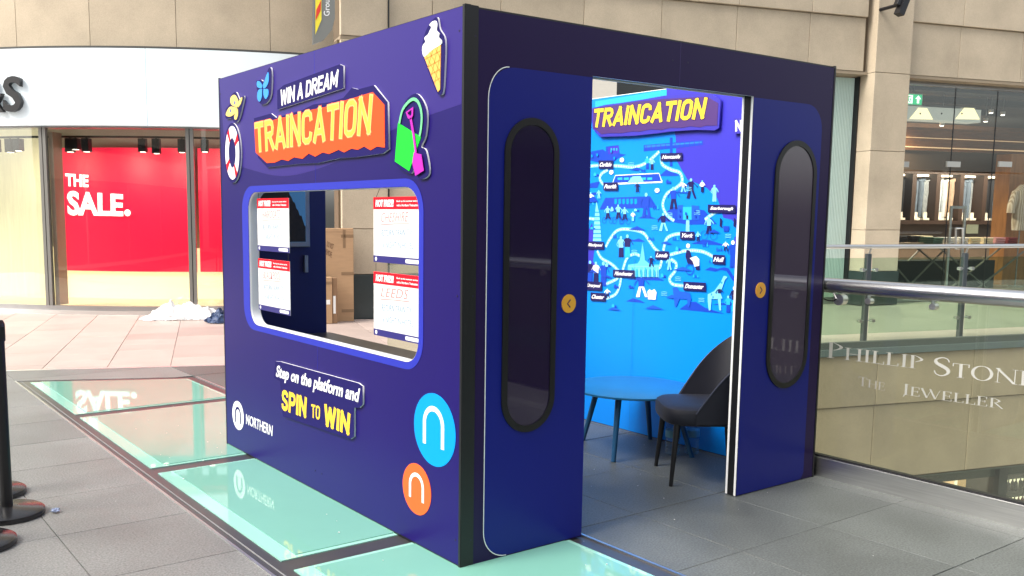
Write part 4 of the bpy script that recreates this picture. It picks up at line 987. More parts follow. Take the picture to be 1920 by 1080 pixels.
# left stretch of wall with dark plinth
zs = [.66, 1.325, 2.7, 4.0]
for i in range(3):
    for a_, b_ in ((.06, .755), (.755, 1.42), (1.42, 2.49), (2.49, 3.86)): spanel(a_, b_, zs[i], zs[i+1], -.10, -.012)
for a_, b_ in ((.06, .755), (.755, 1.42), (1.42, 2.49), (2.49, 3.86)): spanel(a_, b_, 0, .66, -.10, .0, plinth, 'plinth_slab')
MB().ob(PF, .03, 3.86, 0, 4.0, -.4, -.101).build('wall_core', stone_d, sbld)
MB().ob(PF, .745, .765, .66, 8.8, -.0, .02).build('cable_channel', black, sbld)
# pale pilaster and dark windows seen above the map wall
MB().ob(PF, 3.87, 4.455, 0, 4.0, -.2, -.012).build('pale_pilaster', mat('cream_panel', (.72, .68, .60), .5), sbld)
MB().ob(PF, 4.46, 8.55, 0, 3.99, -.35, -.33).build('window_pane', mat('dark_window', (.03, .035, .035), .06, spec=.6), sbld)
for t_ in (4.47, 5.9, 7.3): MB().ob(PF, t_, t_+.06, 0, 3.99, -.329, -.25).build('mullion', mat('bronze_mullion', (.05, .035, .025), .4), sbld)
MB().ob(PF, 4.46, 8.55, 3.3, 3.38, -.328, -.26).build('transom', MATS['bronze_mullion'], sbld)
# ribbed frosted window
rib = MB(); n_ = 46; u0, u1 = 8.56, 9.33
for k in range(n_):
    a_ = u0+(u1-u0)*k/n_; rib.ob(PF, a_, a_+(u1-u0)/n_*.86, .12, 3.98, -.34, -.325+(.03 if k % 2 else 0))
rib.build('ribbed_window', mat('frosted_glass', (.42, .52, .48), .35, spec=.5, emit=(.6, .75, .68), es=.06), sbld)
MB().ob(PF, u0, u1, .0, .12, -.34, -.3).build('sill', steel_d, sbld)
MB().ob(PF, 9.305, 9.33, 0, 3.99, -.325, -.2).build('window_edge', black, sbld)
# column
cz = [.60, 1.33, 2.70, 4.03, 5.4, 6.8, 8.8]
for i in range(len(cz)-1): spanel(9.335, 10.11, cz[i], cz[i+1], -.34, .13, name='column_block')
spanel(9.315, 10.13, 0, .60, -.34, .15, plinth, 'plinth_slab')
# shop interior behind the right glazing
GP = PFo(.30)
sf = thing('clothes_shop', 'clothes shop behind tall glass, dark ceiling and timber bulkhead', 'shop', tuple(PF.w(12, 0, -3)))
MB().ob(PF, 10.1, 17.5, -.02, .005, -8.2, -.3).build('shop_floor', mat('shop_floor_stone', (.30, .27, .23), .25, noise_amt=.1), sf)
MB().ob(PF, 8, 34, 0, 4.3, -8.3, -8.2).build('back_wall', mat('shop_back_wood', (.13, .06, .025), .6, noise_amt=.25, scale=3), sf)
MB().ob(PF, 10.0, 10.1, 0, 4.0, -8.2, -.45).build('side_wall', mat('shop_side', (.16, .11, .07), .6), sf)
MB().ob(PF, 8, 34, 4.25, 4.3, -8.2, -.5).build('ceiling', mat('shop_ceiling', (.10, .11, .105), .7), sf)
for k in range(4): MB().ob(PF, 10.1, 17.5, 4.05, 4.20, -1.6-k*1.5, -1.5-k*1.5).build('ceiling_beam', mat('beam_grey', (.05, .055, .055), .6), sf)
P1 = PFo(4.0)
bh = (P1.px(1660, 232)[0], P1.px(1990, 240)[0]); zt = P1.px(1750, 240)[1]; zb = P1.px(1750, 282)[1]; zc = P1.px(1750, 322)[1]
wood = mat('bulkhead_wood', (.26, .10, .03), .45, noise_amt=.3, scale=2, stretch=(1, 1, 12))
MB().ob(P1, bh[0]-1, bh[1]+2, zb, zt, -.1, .0).build('bulkhead', wood, sf)
MB().ob(P1, bh[0]-1, bh[1]+2, zc, zb-.01, -.15, -.05).build('bulkhead_lower', mat('bulkhead_brown', (.085, .055, .035), .6), sf)
b = MB(); b.ob(P1, bh[0]-1, bh[1]+2, zb+.05, zb+.075, .0, .012); b.ob(P1, bh[0]-1, bh[1]+2, zb+.27, zb+.285, .0, .012); b.build('light_strip', mat('warm_strip', (.9, .6, .3), .5, emit=(1, .65, .35), es=.35), sf)
# glazing
for a_, b_ in ((10.13, 11.6), (11.61, 12.62), (12.63, 14.5), (14.51, 16.0)):
    MB().ob(GP, a_, b_, 2.42, 3.99, -.006, .006).build('glass_pane', shopglass, sf)
    MB().ob(GP, a_, b_, .05, 2.40, -.006, .006).build('glass_pane', shopglass, sf)
MB().ob(GP, 10.1, 16, 3.93, 4.0, -.03, .03).build('head_frame', steel_d, sf)
MB().ob(GP, 10.1, 16, .0, .05, -.03, .03).build('base_channel', steel_d, sf)
for u_ in (11.605, 12.625, 14.505): MB().ob(GP, u_-.006, u_+.006, .05, 3.93, -.008, .008).build('pane_joint', black, sf)
for px_ in (1690, 1787, 1884):
    u_, v_ = GP.px(px_, 308); MB().ob(GP, u_-.16, u_+.16, v_-.05, v_+.05, -.02, .02).build('patch_fitting', mat('patch_steel', (.55, .55, .52), .35, metal=.6), sf)
u_, v_ = GP.px(1840, 470)
b = MB(); b.tube(crom([GP.w(GP.px(1786, 430)[0], GP.px(1786, 430)[1], .07), GP.w(GP.px(1786, 455)[0], GP.px(1786, 455)[1], .07)], 2), .012, 8)
hb = [GP.px(1787, 428), GP.px(1800, 428), GP.px(1800, 467), GP.px(1787, 467)]
b = MB(); b.tube([GP.w(*h_, .06) for h_ in hb]+[GP.w(*hb[0], .06)], .018, 8); b.build('door_handle', steel, sf)
# jeans wall
P2 = PFo(6.5)
jt = P2.px(1750, 318)[1]; jb = P2.px(1750, 412)[1]
ua = P2.px(1686, 400)[0]; ub = P2.px(1884, 400)[0]; nbay = 6; bw = (ub-ua)/4.5
jr = thing('jeans_shelving', 'dark timber wall unit with lit bays of hanging jeans', 'shelving', tuple(P2.w((ua+ub)/2, 0, 0)))
dw = mat('dark_timber', (.045, .022, .012), .5)
MB().ob(P2, ua-.5, ub+1.5, jt-.12, jt+.10, -.5, .05).build('top_board', dw, jr)
MB().ob(P2, ua-.5, ub+1.5, jb-.12, jb-.02, -.5, .05).build('bottom_board', dw, jr)
MB().ob(P2, ua-.5, ub+1.5, jb-.02, jt-.12, -.55, -.5).build('unit_back', mat('bay_back', (.55, .42, .30), .6), jr)
MB().ob(P2, ua-.5, ub+1.5, 0, jb-.12, -.45, -.4).build('unit_base', mat('base_panel', (.22, .15, .10), .6), jr)
ORD = 'first second third fourth fifth sixth seventh eighth ninth tenth eleventh twelfth thirteenth fourteenth'.split()
denims = [mat('denim_%s' % n, c, .85, noise_amt=.3, scale=7) for n, c in (('dark', (.02, .025, .04)), ('mid', (.10, .13, .17)), ('pale', (.42, .45, .47)), ('black', (.012, .012, .015)), ('tan', (.40, .28, .19)), ('grey', (.16, .15, .14)))]
seqs = ['1032', '0124', '2245', '4120', '0310', '5531']
for i in range(7):
    u_ = ua+bw*(i-.5)
    MB().ob(P2, u_-.07, u_+.07, jb-.02, jt-.12, -.5, .04).build('divider', dw, jr)
    MB().ob(P2, u_+.09, u_+bw-.09, jt-.17, jt-.125, -.35, -.22).build('lit_strip', mat('bay_light', (1, .9, .75), .5, emit=(1, .82, .6), es=3.0), jr)
def jeans_mesh():
    b = MB(); n_ = 16
    for s_ in (-1, 1):
        rows = []
        for z, wx, wy, cx in ((0, .075, .05, .075), (-.30, .085, .055, .08), (-.62, .07, .045, .075), (-1.0, .06, .04, .072)):
            rows.append([(s_*cx+wx*math.cos(2*math.pi*k/n_)*(1+.06*math.sin(5*k+z*9)), wy*math.sin(2*math.pi*k/n_)*(1+.1*math.sin(3*k+z*7)), z) for k in range(n_)])
        vs = [p for r_ in rows for p in r_]; fs = [(i*n_+k, i*n_+(k+1) % n_, (i+1)*n_+(k+1) % n_, (i+1)*n_+k) for i in range(3) for k in range(n_)]
        b.add(vs, fs)
    b.box(-.16, .16, -.05, .05, 0, .09); b.sm = True
    return b
jm = []
base_b = jeans_mesh()
hgt_ = (jt-.2)-(jb)
for i in range(6):
    for k in range(3):
        mdl = denims[int(seqs[i][k])]
        key = int(seqs[i][k])
        u_ = ua+bw*(i-.5)+.10+(bw-.20)*(k+.5)/3
        p_ = P2.w(u_, jt-.30, -.25+random.uniform(-.04, .04))
        nm = 'hanging_jeans'
        o = base_b.build(nm, mdl, None, org=None, world=False)
        o.location = p_; sc_ = min(1.0, (hgt_-.12)/1.0); o.scale = (.98, 1.1, sc_*random.uniform(.93, 1)); o.rotation_euler = (0, 0, math.atan2(FD.y, FD.x)+random.uniform(-.5, .5))
        props(o, '%s jeans, %s pair in the %s bay of the timber wall unit' % (dict(enumerate(('navy', 'mid blue', 'pale blue', 'black', 'tan', 'grey')))[key], ORD[k], ORD[i]), 'jeans', 'jeans hanging in the wall unit')
for i in range(6):
    u_ = ua+bw*(i-.5)
    for k in range(2):
        uu = u_+.25+k*(bw-.5); b = MB(); b.ob(P2, uu-.06, uu+.06, jb, jb+.20, -.12, -.10); b.ob(P2, uu-.10, uu+.10, jb-.01, jb+.05, -.25, -.05)
        o = b.build('price_ticket', mat('ticket_cream', (.8, .72, .6), .6), None, org=tuple(P2.w(uu, jb, -.1))); props(o, 'cream ticket holder below the jeans, %s one in the %s bay' % (ORD[k], ORD[i]), 'ticket', 'ticket holders under the jeans')
# white reflected strip, bright beam with spots
P3 = PFo(2.2)
q_ = [P3.px(1660, 200), P3.px(1840, 206), P3.px(1838, 230), P3.px(1660, 226)]
lb_ = thing('ceiling_light_box', 'long white ceiling light box with two glowing scallops of light', 'light', tuple(P3.w(q_[1][0]-1, q_[2][1], 0)))
z0, z1 = q_[2][1], q_[1][1]
MB().ob(P3, q_[0][0], q_[1][0], z0, z1, -.35, .0).build('box', mat('box_grey_white', (.5, .53, .50), .5, emit=(.8, .85, .75), es=.20), lb_)
for (xa, xb, xc, xd) in ((1722, 1738, 1749, 1705), (1808, 1826, 1837, 1791)):
    flat('lit_scallop', [[P3.px(xa, 202), P3.px(xb, 203), P3.px(xc, 224), P3.px(xd, 223)]], P3, .001, .004, mat('warm_glow', (1, .9, .6), .5, emit=(1, .86, .45), es=.85), lb_)
for xx in (1725, 1765, 1803): u_, v_ = P3.px(xx, 213); flat('bolt', [circ(u_, v_, .02, 10)], P3, .006, .004, black, lb_)
MB().ob(P3, q_[0][0], q_[1][0]-.12, z1+.001, z1+.05, -.30, -.04).build('lid', steel_d, lb_)
# exit sign
P4 = PFo(1.2)
es_ = [P4.px(1699, 176), P4.px(1729, 178), P4.px(1728, 198), P4.px(1699, 195)]
ex_ = thing('exit_sign', 'green exit sign with running figure and upward arrow hanging in the shop', 'sign', tuple(P4.w(es_[0][0], es_[3][1], 0)))
gm = mat('exit_green', (.01, .30, .12), .5, emit=(.02, .62, .25), es=.55); wm = mat('exit_white', (.9, .95, .9), .5, emit=(.85, 1, .9), es=.8)
gu0, gu1, gv0, gv1 = es_[0][0], es_[1][0], es_[3][1], es_[0][1]; gw = gu1-gu0; gh = gv1-gv0
MB().ob(P4, gu0-.02, gu1+.02, gv0-.02, gv1+.02, -.03, 0).build('sign_body', mat('sign_rim', (.5, .62, .55), .4), ex_)
MB().ob(P4, gu0, gu1, gv0, gv1, .0005, .003).build('sign_face', gm, ex_)
G_ = lambda *pts: [(gu0+gw*x, gv0+gh*y) for x, y in pts]
flat('arrow', [G_((.76, .92), (.95, .55), (.83, .55), (.83, .12), (.69, .12), (.69, .55), (.57, .55))], P4, .004, .002, wm, ex_)
flat('door_shape', [G_((.10, .08), (.42, .08), (.42, .92), (.10, .92), (.10, .80), (.33, .80), (.33, .2), (.10, .2))], P4, .004, .002, wm, ex_)
flat('running_figure', [G_((.10, .18), (.20, .40), (.16, .66), (.26, .74), (.36, .60), (.30, .56), (.26, .60), (.25, .42), (.33, .26), (.28, .22), (.22, .34), (.14, .12))], P4, .007, .002, wm, ex_)
flat('figure_head', [circ(gu0+gw*.27, gv0+gh*.84, gh*.07, 10)], P4, .007, .002, wm, ex_)
b = MB(); b.tube([P4.w(gu0+gw*.5, gv1+.02, -.015), P4.w(gu0+gw*.5, 4.25, -.015)], .008, 6); b.build('hanging_rod', steel_d, ex_)
# ceiling spots in the shop
for si_, (px_, py_) in enumerate(((1712, 164), (1838, 168), (1858, 212), (1880, 216), (1766, 236), (1848, 228))):
    P5 = PFo(3.0); u_, v_ = P5.px(px_, py_); p_ = P5.w(u_, v_, 0)
    t_ = thing('ceiling_spotlight', 'small round ceiling spotlight, %s' % ('above the exit sign', 'over the light box end', 'right beside the light box end', 'farthest along past the light box', 'just below the light box', 'under the end of the light box')[si_], 'spotlight', tuple(p_), 'shop ceiling spotlights')
    MB().tube([p_, V((p_.x, p_.y, 4.24))], .012, 6).build('stem', steel_d, t_)
    MB().lathe([(.05, 0), (.055, .02), (.05, .08)], p_, 12).build('housing', mat('white_housing', (.7, .7, .7), .4), t_)
    MB().lathe([(.04, -.004), (.04, -.001)], p_, 12).build('lens', mat('spot_lens', (1, 1, 1), .4, emit=(1, .93, .8), es=6), t_)
# timber column with shirt display at the right
P6 = PFo(3.2)
cu0 = P6.px(1888, 400)[0]
MB().ob(P6, cu0, cu0+2.2, 0, P6.px(1890, 288)[1], -.4, 0).build('timber_column', mat('glowing_timber', (.42, .19, .07), .5, noise_amt=.25, scale=2, stretch=(6, 6, 1)), sf)
P6 = PFo(2.7)
st_ = thing('shirt_mannequin', 'headless display form in a cream striped shirt against the timber column', 'mannequin', tuple(P6.w(P6.px(1912, 500)[0], 0, .0)))
u_ = P6.px(1914, 400)[0]; zt_ = P6.px(1910, 346)[1]; zb_ = P6.px(1910, 432)[1]; H_ = zt_-zb_
b = MB(); vs = []; n_ = 20
pr_ = [(.20, .13, 0), (.215, .14, .2), (.21, .14, .45), (.235, .15, .7), (.23, .13, .86), (.10, .08, .97), (.06, .06, 1.0)]
c0 = P6.w(u_, 0, .0)
for (a_, bb_, z) in pr_:
    vs += [c0+FD*(a_*math.cos(2*math.pi*k/n_))+FN*(bb_*math.sin(2*math.pi*k/n_))+V((0, 0, zb_+H_*z)) for k in range(n_)]
b.add(vs, [(i*n_+k, i*n_+(k+1) % n_, (i+1)*n_+(k+1) % n_, (i+1)*n_+k) for i in range(len(pr_)-1) for k in range(n_)]); b.sm = True
shirt = mat('cream_shirt', (.74, .66, .50), .8)
t = shirt.node_tree; tc = t.nodes.new('ShaderNodeTexCoord'); wv = t.nodes.new('ShaderNodeTexWave'); wv.inputs['Scale'].default_value = 9; mxc = t.nodes.new('ShaderNodeMix'); mxc.data_type = 'RGBA'
mxc.inputs[6].default_value = (.78, .70, .55, 1); mxc.inputs[7].default_value = (.42, .34, .24, 1); t.links.new(tc.outputs['Object'], wv.inputs['Vector']); t.links.new(wv.outputs[0], mxc.inputs[0]); t.links.new(mxc.outputs[2], t.nodes['Principled BSDF'].inputs['Base Color'])
b.build('shirt', shirt, st_)
for s_ in (-1, 1):
    MB().tube([c0+FD*(.2*s_)+V((0, 0, zb_+H_*.84)), c0+FD*(.30*s_)+V((0, 0, zb_+H_*.55)), c0+FD*(.31*s_)+V((0, 0, zb_+H_*.38))], [.075, .085, .085], 10).build('sleeve', shirt, st_)
MB().lathe([(.15, 0), (.15, .02), (.015, .03), (.015, zb_)], c0, 14).build('stand', steel_d, st_)
# display tables with folded clothes
def dtable(px_, py_, off, wd, label, cols):
    Pq = PFo(off); u_, v_ = Pq.px(px_, py_); z = v_
    t_ = thing('display_table', label, 'table', tuple(Pq.w(u_, 0, 0)))
    MB().ob(Pq, u_-wd/2, u_+wd/2, z-.05, z, -.7, 0).build('tabletop', mat('pale_top', (.45, .33, .22), .5), t_)
    b = MB()
    for s_ in (-1, 1):
        for o_ in (-.03, -.67):
            b.tube([Pq.w(u_+s_*wd*.48, z-.05, o_), Pq.w(u_-s_*wd*.10, .0, o_)], .022, 6)
    b.build('trestle', mat('trestle_grey', (.22, .21, .18), .5), t_)
    x = u_-wd/2+.16; n_st = 0
    for c in cols:
        o = MB()
        for k in range(3):
            j = random.uniform(-.015, .015); o.bob(Plane(Pq.w(x+j, z+.004+k*.045, -.35), FD, (0, 0, 1)), -.13, .13, 0, .042, -.2, .2, .015)
        q = o.build('folded_clothes', c, None, org=tuple(Pq.w(x, z, -.35))); props(q, FOLD[c.name].replace('a shop display table', '%s, %s stack' % ('the wide table' if wd > 2.2 else 'the table by the stone column', ORD[n_st])), 'clothes', 'stacks of folded clothes on the display tables')
        x += .34; n_st += 1
wr = mat('fold_red', (.22, .04, .045), .8); wg = mat('fold_green', (.06, .13, .09), .8); ww = mat('fold_white', (.75, .74, .70), .8); wpk = mat('fold_pink', (.6, .3, .3), .8); wy = mat('fold_cream', (.75, .65, .42), .8); wk = mat('fold_black', (.015, .015, .018), .8)
FOLD = {'fold_red': 'red folded clothes stacked on a shop display table', 'fold_green': 'green folded clothes stacked on a shop display table', 'fold_white': 'white folded clothes stacked on a shop display table', 'fold_pink': 'pink folded clothes stacked on a shop display table', 'fold_cream': 'cream folded clothes stacked on a shop display table', 'fold_black': 'black folded clothes stacked on a shop display table'}
dtable(1715, 455, 2.0, 2.0, 'trestle display table by the stone column inside the clothes shop', [wr, wpk, wk, wk, wy])
dtable(1850, 458, 1.6, 2.6, 'wide trestle display table below the jeans, beside the security gate', [wg, ww, ww, wy, wy, wpk, wr])
dtable(1790, 500, 3.2, 3.6, 'low display table of dark folded jeans deeper in the shop', [wk, denims[1], wk, denims[0], denims[1], wk]) if False else None
# dark low block of shelving under the tables
MB().ob(PFo(2.6), 11.3, 15.5, 0, .62, -.6, 0).build('low_shelving', mat('low_dark', (.03, .03, .035), .6), sf)
# placard
Pq = PFo(1.5); b = MB(); u0_, v0_ = Pq.px(1811, 438); u1_, v1_ = Pq.px(1834, 421)
o = b.ob(Pq, u0_, u1_, v0_, v1_, 0, .012).build('price_placard', mat('placard', (.8, .72, .45), .5), None, org=tuple(Pq.w(u0_, v0_, 0))); props(o, 'cream printed placard standing above the folded clothes', 'placard')
# security gate
P7 = PFo(.7); g0 = P7.px(1776, 386); g1 = P7.px(1809, 386)
sg = thing('security_gate', 'silver security gate frame just inside the clothes shop door', 'security gate', tuple(P7.w(g0[0], 0, 0)))
for u_ in (P7.px(1778, 470)[0], P7.px(1804, 470)[0]): MB().tube([P7.w(u_, 0, 0), P7.w(u_, g0[1], 0)], .03, 10).build('upright', steel, sg)
ua_, ub_ = P7.px(1778, 470)[0], P7.px(1804, 470)[0]
MB().ob(P7, ua_, ub_, g0[1]-.05, g0[1], -.02, .02).build('top_bar', steel, sg)
MB().ob(P7, ua_-.05, ub_+.05, .0, .05, -.08, .08).build('foot', steel_d, sg)
# shop lighting (unseen spots added to brighten the interior)
def area_lamp(name, p, d, sx_, sy_, pw, col, parent=None):
    l = bpy.data.lights.new(name, 'SPOT'); l.energy = pw*3.2; l.color = col; l.spot_size = R(150); l.spot_blend = 1; l.shadow_soft_size = .12
    o = bpy.data.objects.new(name, l); COL.objects.link(o); o.location = p; o.rotation_euler = V(d).to_track_quat('-Z', 'X').to_euler()
    return o
area_lamp('shop_fill', PF.w(13, 4.0, -3.5), (0, 0, -1), 3, 3, 260, (1, .85, .65))
for f_ in (.1, .5, .9): area_lamp('shop_fill', P2.w(ua+(ub-ua)*f_, jt+.75, 1.5), (FN.x, FN.y, -.75), 4, .5, 90, (1, .87, .7))

# ------------------------------------------------------------------ curved shop on the left
P1_, P2_, P3_ = V((.259, 12.529)), V((1.525, 11.311)), V((2.881, 10.487))
def ccent(a, b, c):
    d = 2*(a.x*(b.y-c.y)+b.x*(c.y-a.y)+c.x*(a.y-b.y))
    return V((((a.dot(a))*(b.y-c.y)+(b.dot(b))*(c.y-a.y)+(c.dot(c))*(a.y-b.y))/d, ((a.dot(a))*(c.x-b.x)+(b.dot(b))*(a.x-c.x)+(c.dot(c))*(b.x-a.x))/d))
CC = ccent(P1_, P2_, P3_); RR = (P1_-CC).length
def ms_ang(px, dr=0):
    d = ray(px, 590); d = V((d.x, d.y)); o = V((CAM.x, CAM.y))-CC; a = d.dot(d); b = 2*o.dot(d); c = o.dot(o)-(RR+dr)**2
    disc = b*b-4*a*c; t = (-b-math.sqrt(max(disc, 0)))/(2*a); p = o+d*t; return math.atan2(p.y, p.x)
def cpt(a, dr, z): return V((CC.x+(RR+dr)*math.cos(a), CC.y+(RR+dr)*math.sin(a), z))
def ms_z(px, py, dr=0):
    a = ms_ang(px, dr); p = cpt(a, dr, 0); d = ray(px, py); k = ((p.x-CAM.x)**2+(p.y-CAM.y)**2)/(d.x**2+d.y**2); return CAM.z+math.sqrt(k)*d.z
def curved(b, a0, a1, d0, d1, z0, z1, n=None):
    n = n or max(1, int(abs(a1-a0)*RR/.12)); vs = []
    for i in range(n+1):
        a = a0+(a1-a0)*i/n; vs += [cpt(a, d0, z0), cpt(a, d1, z0), cpt(a, d1, z1), cpt(a, d0, z1)]
    fs = []
    for i in range(n):
        o = i*4
        for k in range(4): fs.append((o+k, o+4+k, o+4+(k+1) % 4, o+(k+1) % 4))
    fs += [(0, 1, 2, 3), (n*4+3, n*4+2, n*4+1, n*4)]
    b.add(vs, fs); b.sm = True; return b
print('circle', CC, RR)
AW = V((cpt(ms_ang(0), 0, 0).x, 0))
aR = ms_ang(640); aL = ms_ang(0)+(ms_ang(0)-ms_ang(200))*2.2
dpx = lambda *x: [ms_ang(v) for v in x]
ms = thing('curved_shop', 'curved shopfront with white fascia, steel mullions and red sale displays', 'shop', tuple(cpt(ms_ang(200), 0, 0)))
fas = mat('fascia_white', (.66, .73, .77), .2, spec=.5, coat=.3, emit=(.85, .96, 1), es=.10)  # slight glow added to whiten the fascia
zf0, zf1 = 2.80, 3.90
joints = [aL, ms_ang(6)+(ms_ang(6)-ms_ang(288)), ms_ang(6, .12), ms_ang(288, .12), ms_ang(288, .12)+(ms_ang(288)-ms_ang(6)), aR]
joints = [joints[0], joints[1], joints[2], joints[3], aR]
for i in range(len(joints)-1):
    if abs(joints[i+1]-joints[i]) < .01: continue
    s_ = 1 if joints[i+1] > joints[i] else -1
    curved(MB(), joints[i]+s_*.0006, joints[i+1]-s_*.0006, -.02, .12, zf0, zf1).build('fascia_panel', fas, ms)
curved(MB(), aL, aR, -.3, .10, zf1+.005, zf1+.035).build('fascia_cap', mat('cap_dark', (.06, .06, .055), .4), ms)
curved(MB(), aL, aR, -.02, .04, .0, .06).build('base_plinth', steel, ms)
curved(MB(), aL, aR, -.04, .015, .062, .13).build('sill', steel_d, ms)
curved(MB(), aL, aR, -.3, -.02, zf0-.02, zf0+.05).build('head_frame', steel_d, ms)
mull = mat('mullion_grey', (.24, .235, .22), .35, metal=.5)
jamb = mat('jamb_brown', (.38, .28, .21), .5)
pm = [ms_ang(-260), ms_ang(-90), ms_ang(95), ms_ang(364), ms_ang(520)]
ww_ = .055/RR
for a in pm:
    b = MB(); curved(b, a-ww_, a-ww_*.12, -.05, .02, .13, zf0-.02, 2); curved(b, a+ww_*.12, a+ww_, -.05, .02, .13, zf0-.02, 2); b.build('mullion', mull, ms)
    curved(MB(), a-ww_*.12, a+ww_*.12, -.05, .0, .13, zf0-.02, 1).build('mullion_gap', black, ms)
sg_ = 1 if ms_ang(200) > ms_ang(100) else -1
curved(MB(), ms_ang(95)+sg_*ww_*1.05, ms_ang(95)+sg_*ww_*2.3, -.30, -.06, .13, 2.72).build('jamb', jamb, ms)
for i in range(len(pm)-1):
    curved(MB(), pm[i]+sg_*ww_*1.02, pm[i+1]-sg_*ww_*1.02, -.03, -.02, .13, zf0-.02).build('glass_pane', shopglass, ms)
creamw = mat('display_cream_glow', (.86, .78, .46), .7, emit=(1, .88, .5), es=.45)  # glow added to brighten the dim step
creamd = mat('display_curtain', (.62, .56, .38), .8, noise_amt=.14, scale=4, stretch=(5, 5, .4), emit=(1, .88, .55), es=.26)  # curtain is no lamp, its glow stands in for light on it
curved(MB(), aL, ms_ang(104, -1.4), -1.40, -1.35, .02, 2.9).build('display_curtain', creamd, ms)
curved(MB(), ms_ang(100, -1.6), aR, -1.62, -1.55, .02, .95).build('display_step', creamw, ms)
curved(MB(), aL, aR, -2.3, -2.25, .0, 3.0).build('display_back', mat('back_grey', (.45, .42, .36), .7), ms)
curved(MB(), aL, aR, -2.3, .0, -.0, .10).build('display_floor', mat('display_floor', (.80, .68, .42), .6), ms)
curved(MB(), aL, aR, -2.3, -.3, 3.15, 3.2).build('display_ceiling', mat('display_ceiling', (.06, .06, .06), .7), ms)
PD = -1.5
zr0 = ms_z(240, 509, PD); zr1 = ms_z(240, 277, PD)
redm = mat('sale_red', (.86, .0, .045), .45, emit=(1, .0, .08), es=.16)  # spotlight on the panel put into the red as a glow
po = thing('sale_poster', 'wide red sale display panel with white lettering in the curved shop window', 'poster', tuple(cpt(ms_ang(230), -.5, zr0)))
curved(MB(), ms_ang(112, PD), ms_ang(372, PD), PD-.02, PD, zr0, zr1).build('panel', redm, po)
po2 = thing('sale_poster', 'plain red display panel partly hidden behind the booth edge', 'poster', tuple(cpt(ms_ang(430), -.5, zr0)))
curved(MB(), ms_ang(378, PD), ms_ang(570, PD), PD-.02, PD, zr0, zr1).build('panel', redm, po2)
am = ms_ang(184, PD); tn_ = V((-math.sin(am), math.cos(am), 0))*sg_
PT = Plane(cpt(am, PD+.03, 0), tn_)
ptxw = mat('sale_white', (.95, .95, .95), .5, emit=(1, 1, 1), es=.5)  # lettering brightened by an added glow
ptext('lettering', 'THE', PT, [PT.px(*p) for p in ((122, 325), (166, 328), (166, 351), (123, 349))], -.003, .004, ptxw, po, bold=.04)
flat('lettering', [circ(*PT.px(239, 399), .055, 20)], PT, -.003, .004, ptxw, po)
ptext('lettering', 'SALE', PT, [PT.px(*p) for p in ((125, 357), (231, 364), (231, 406), (127, 404))], -.003, .004, ptxw, po, bold=.04)
# fascia letters
blk_ = mat('letter_black', (.012, .012, .014), .3, spec=.5)
for s_, q_, lb in (('S', ((11, 144), (45, 143), (45, 209), (11, 212)), 'black raised letter S on the white fascia'), ('&', ((-36, 146), (12, 145), (12, 211), (-36, 214)), 'black raised ampersand on the white fascia'), ('M', ((-104, 148), (-50, 146), (-50, 213), (-104, 216)), 'black raised letter M on the white fascia')):
    a = ms_ang((q_[0][0]+q_[1][0])/2, .14); tt = V((-math.sin(a), math.cos(a), 0))*sg_; PP = Plane(cpt(a, .135, 0), tt)
    ptext('fascia_letter', s_, PP, [PP.px(*p) for p in q_], .0, .07, blk_, None, bold=.022 if s_ != '&' else .012, org=tuple(cpt(a, .12, 3.1)), tagp=dict(label=lb, cat='letter', group='raised letters on the curved fascia'))
# track lights in the windows
trk = thing('lighting_track', 'thin black lighting track running above the shop window displays', 'track', tuple(cpt(ms_ang(230), -.6, 2.9)))
curved(MB(), aL, aR, -.42, -.38, 2.66, 2.69).build('rail', black, trk)
for k, px_ in enumerate((-30, 8, 35, 50, 145, 155, 175, 278, 303, 350, 392, 430, 480)):
    a = ms_ang(px_, -.4); p = cpt(a, -.4, 2.65)
    t_ = thing('track_spotlight', 'black box-shaped window spotlight, %s along the track from its outer end' % ORD[k], 'spotlight', tuple(p), 'track spotlights in the curved shop window')
    b = MB(); tt = V((-math.sin(a), math.cos(a), 0)); PP = Plane(p, tt*sg_); h_ = random.uniform(.15, .22); b.ob(PP, -.055, .055, -h_, .0, -.06, .06); b.tube([PP.w(0, 0, 0), PP.w(0, .04, 0)], .012, 6); b.build('housing', black, t_)
    MB().ob(PP, -.035, .035, -h_-.003, -h_-.0005, -.035, .035).build('lens', mat('track_lens', (1, 1, 1), .4, emit=(1, .9, .7), es=5), t_)
for px_ in (30, 180, 300, 420):
    a = ms_ang(px_, -.3); d = cpt(a, -1, 0)-cpt(a, 0, 0); area_lamp('window_lamp', cpt(a, -.40, 2.42), (d.x*.9, d.y*.9, -.8), 1.2, .15, 12, (1, .90, .68))
# stone wall above the curved shop
cw = thing('curved_stone_wall', 'curved sandstone wall above the white fascia', 'wall', tuple(cpt(ms_ang(200), 0, 3.9)))
jj = [ms_ang(v, .0) for v in (-420, -250, -100, 56, 189, 345, 515, 690)]
for i in range(len(jj)-1):
    for (z0, z1) in ((3.95, 5.0), (5.006, 6.0), (6.006, 7.0)):
        s_ = sg_*.0005; curved(MB(), jj[i]+s_, jj[i+1]-s_, -.3, .0, z0, z1, 6).build('stone_panel', stone, cw)
curved(MB(), jj[0], jj[-1], -.4, -.31, 3.9, 7).build('wall_core', stone_d, cw)

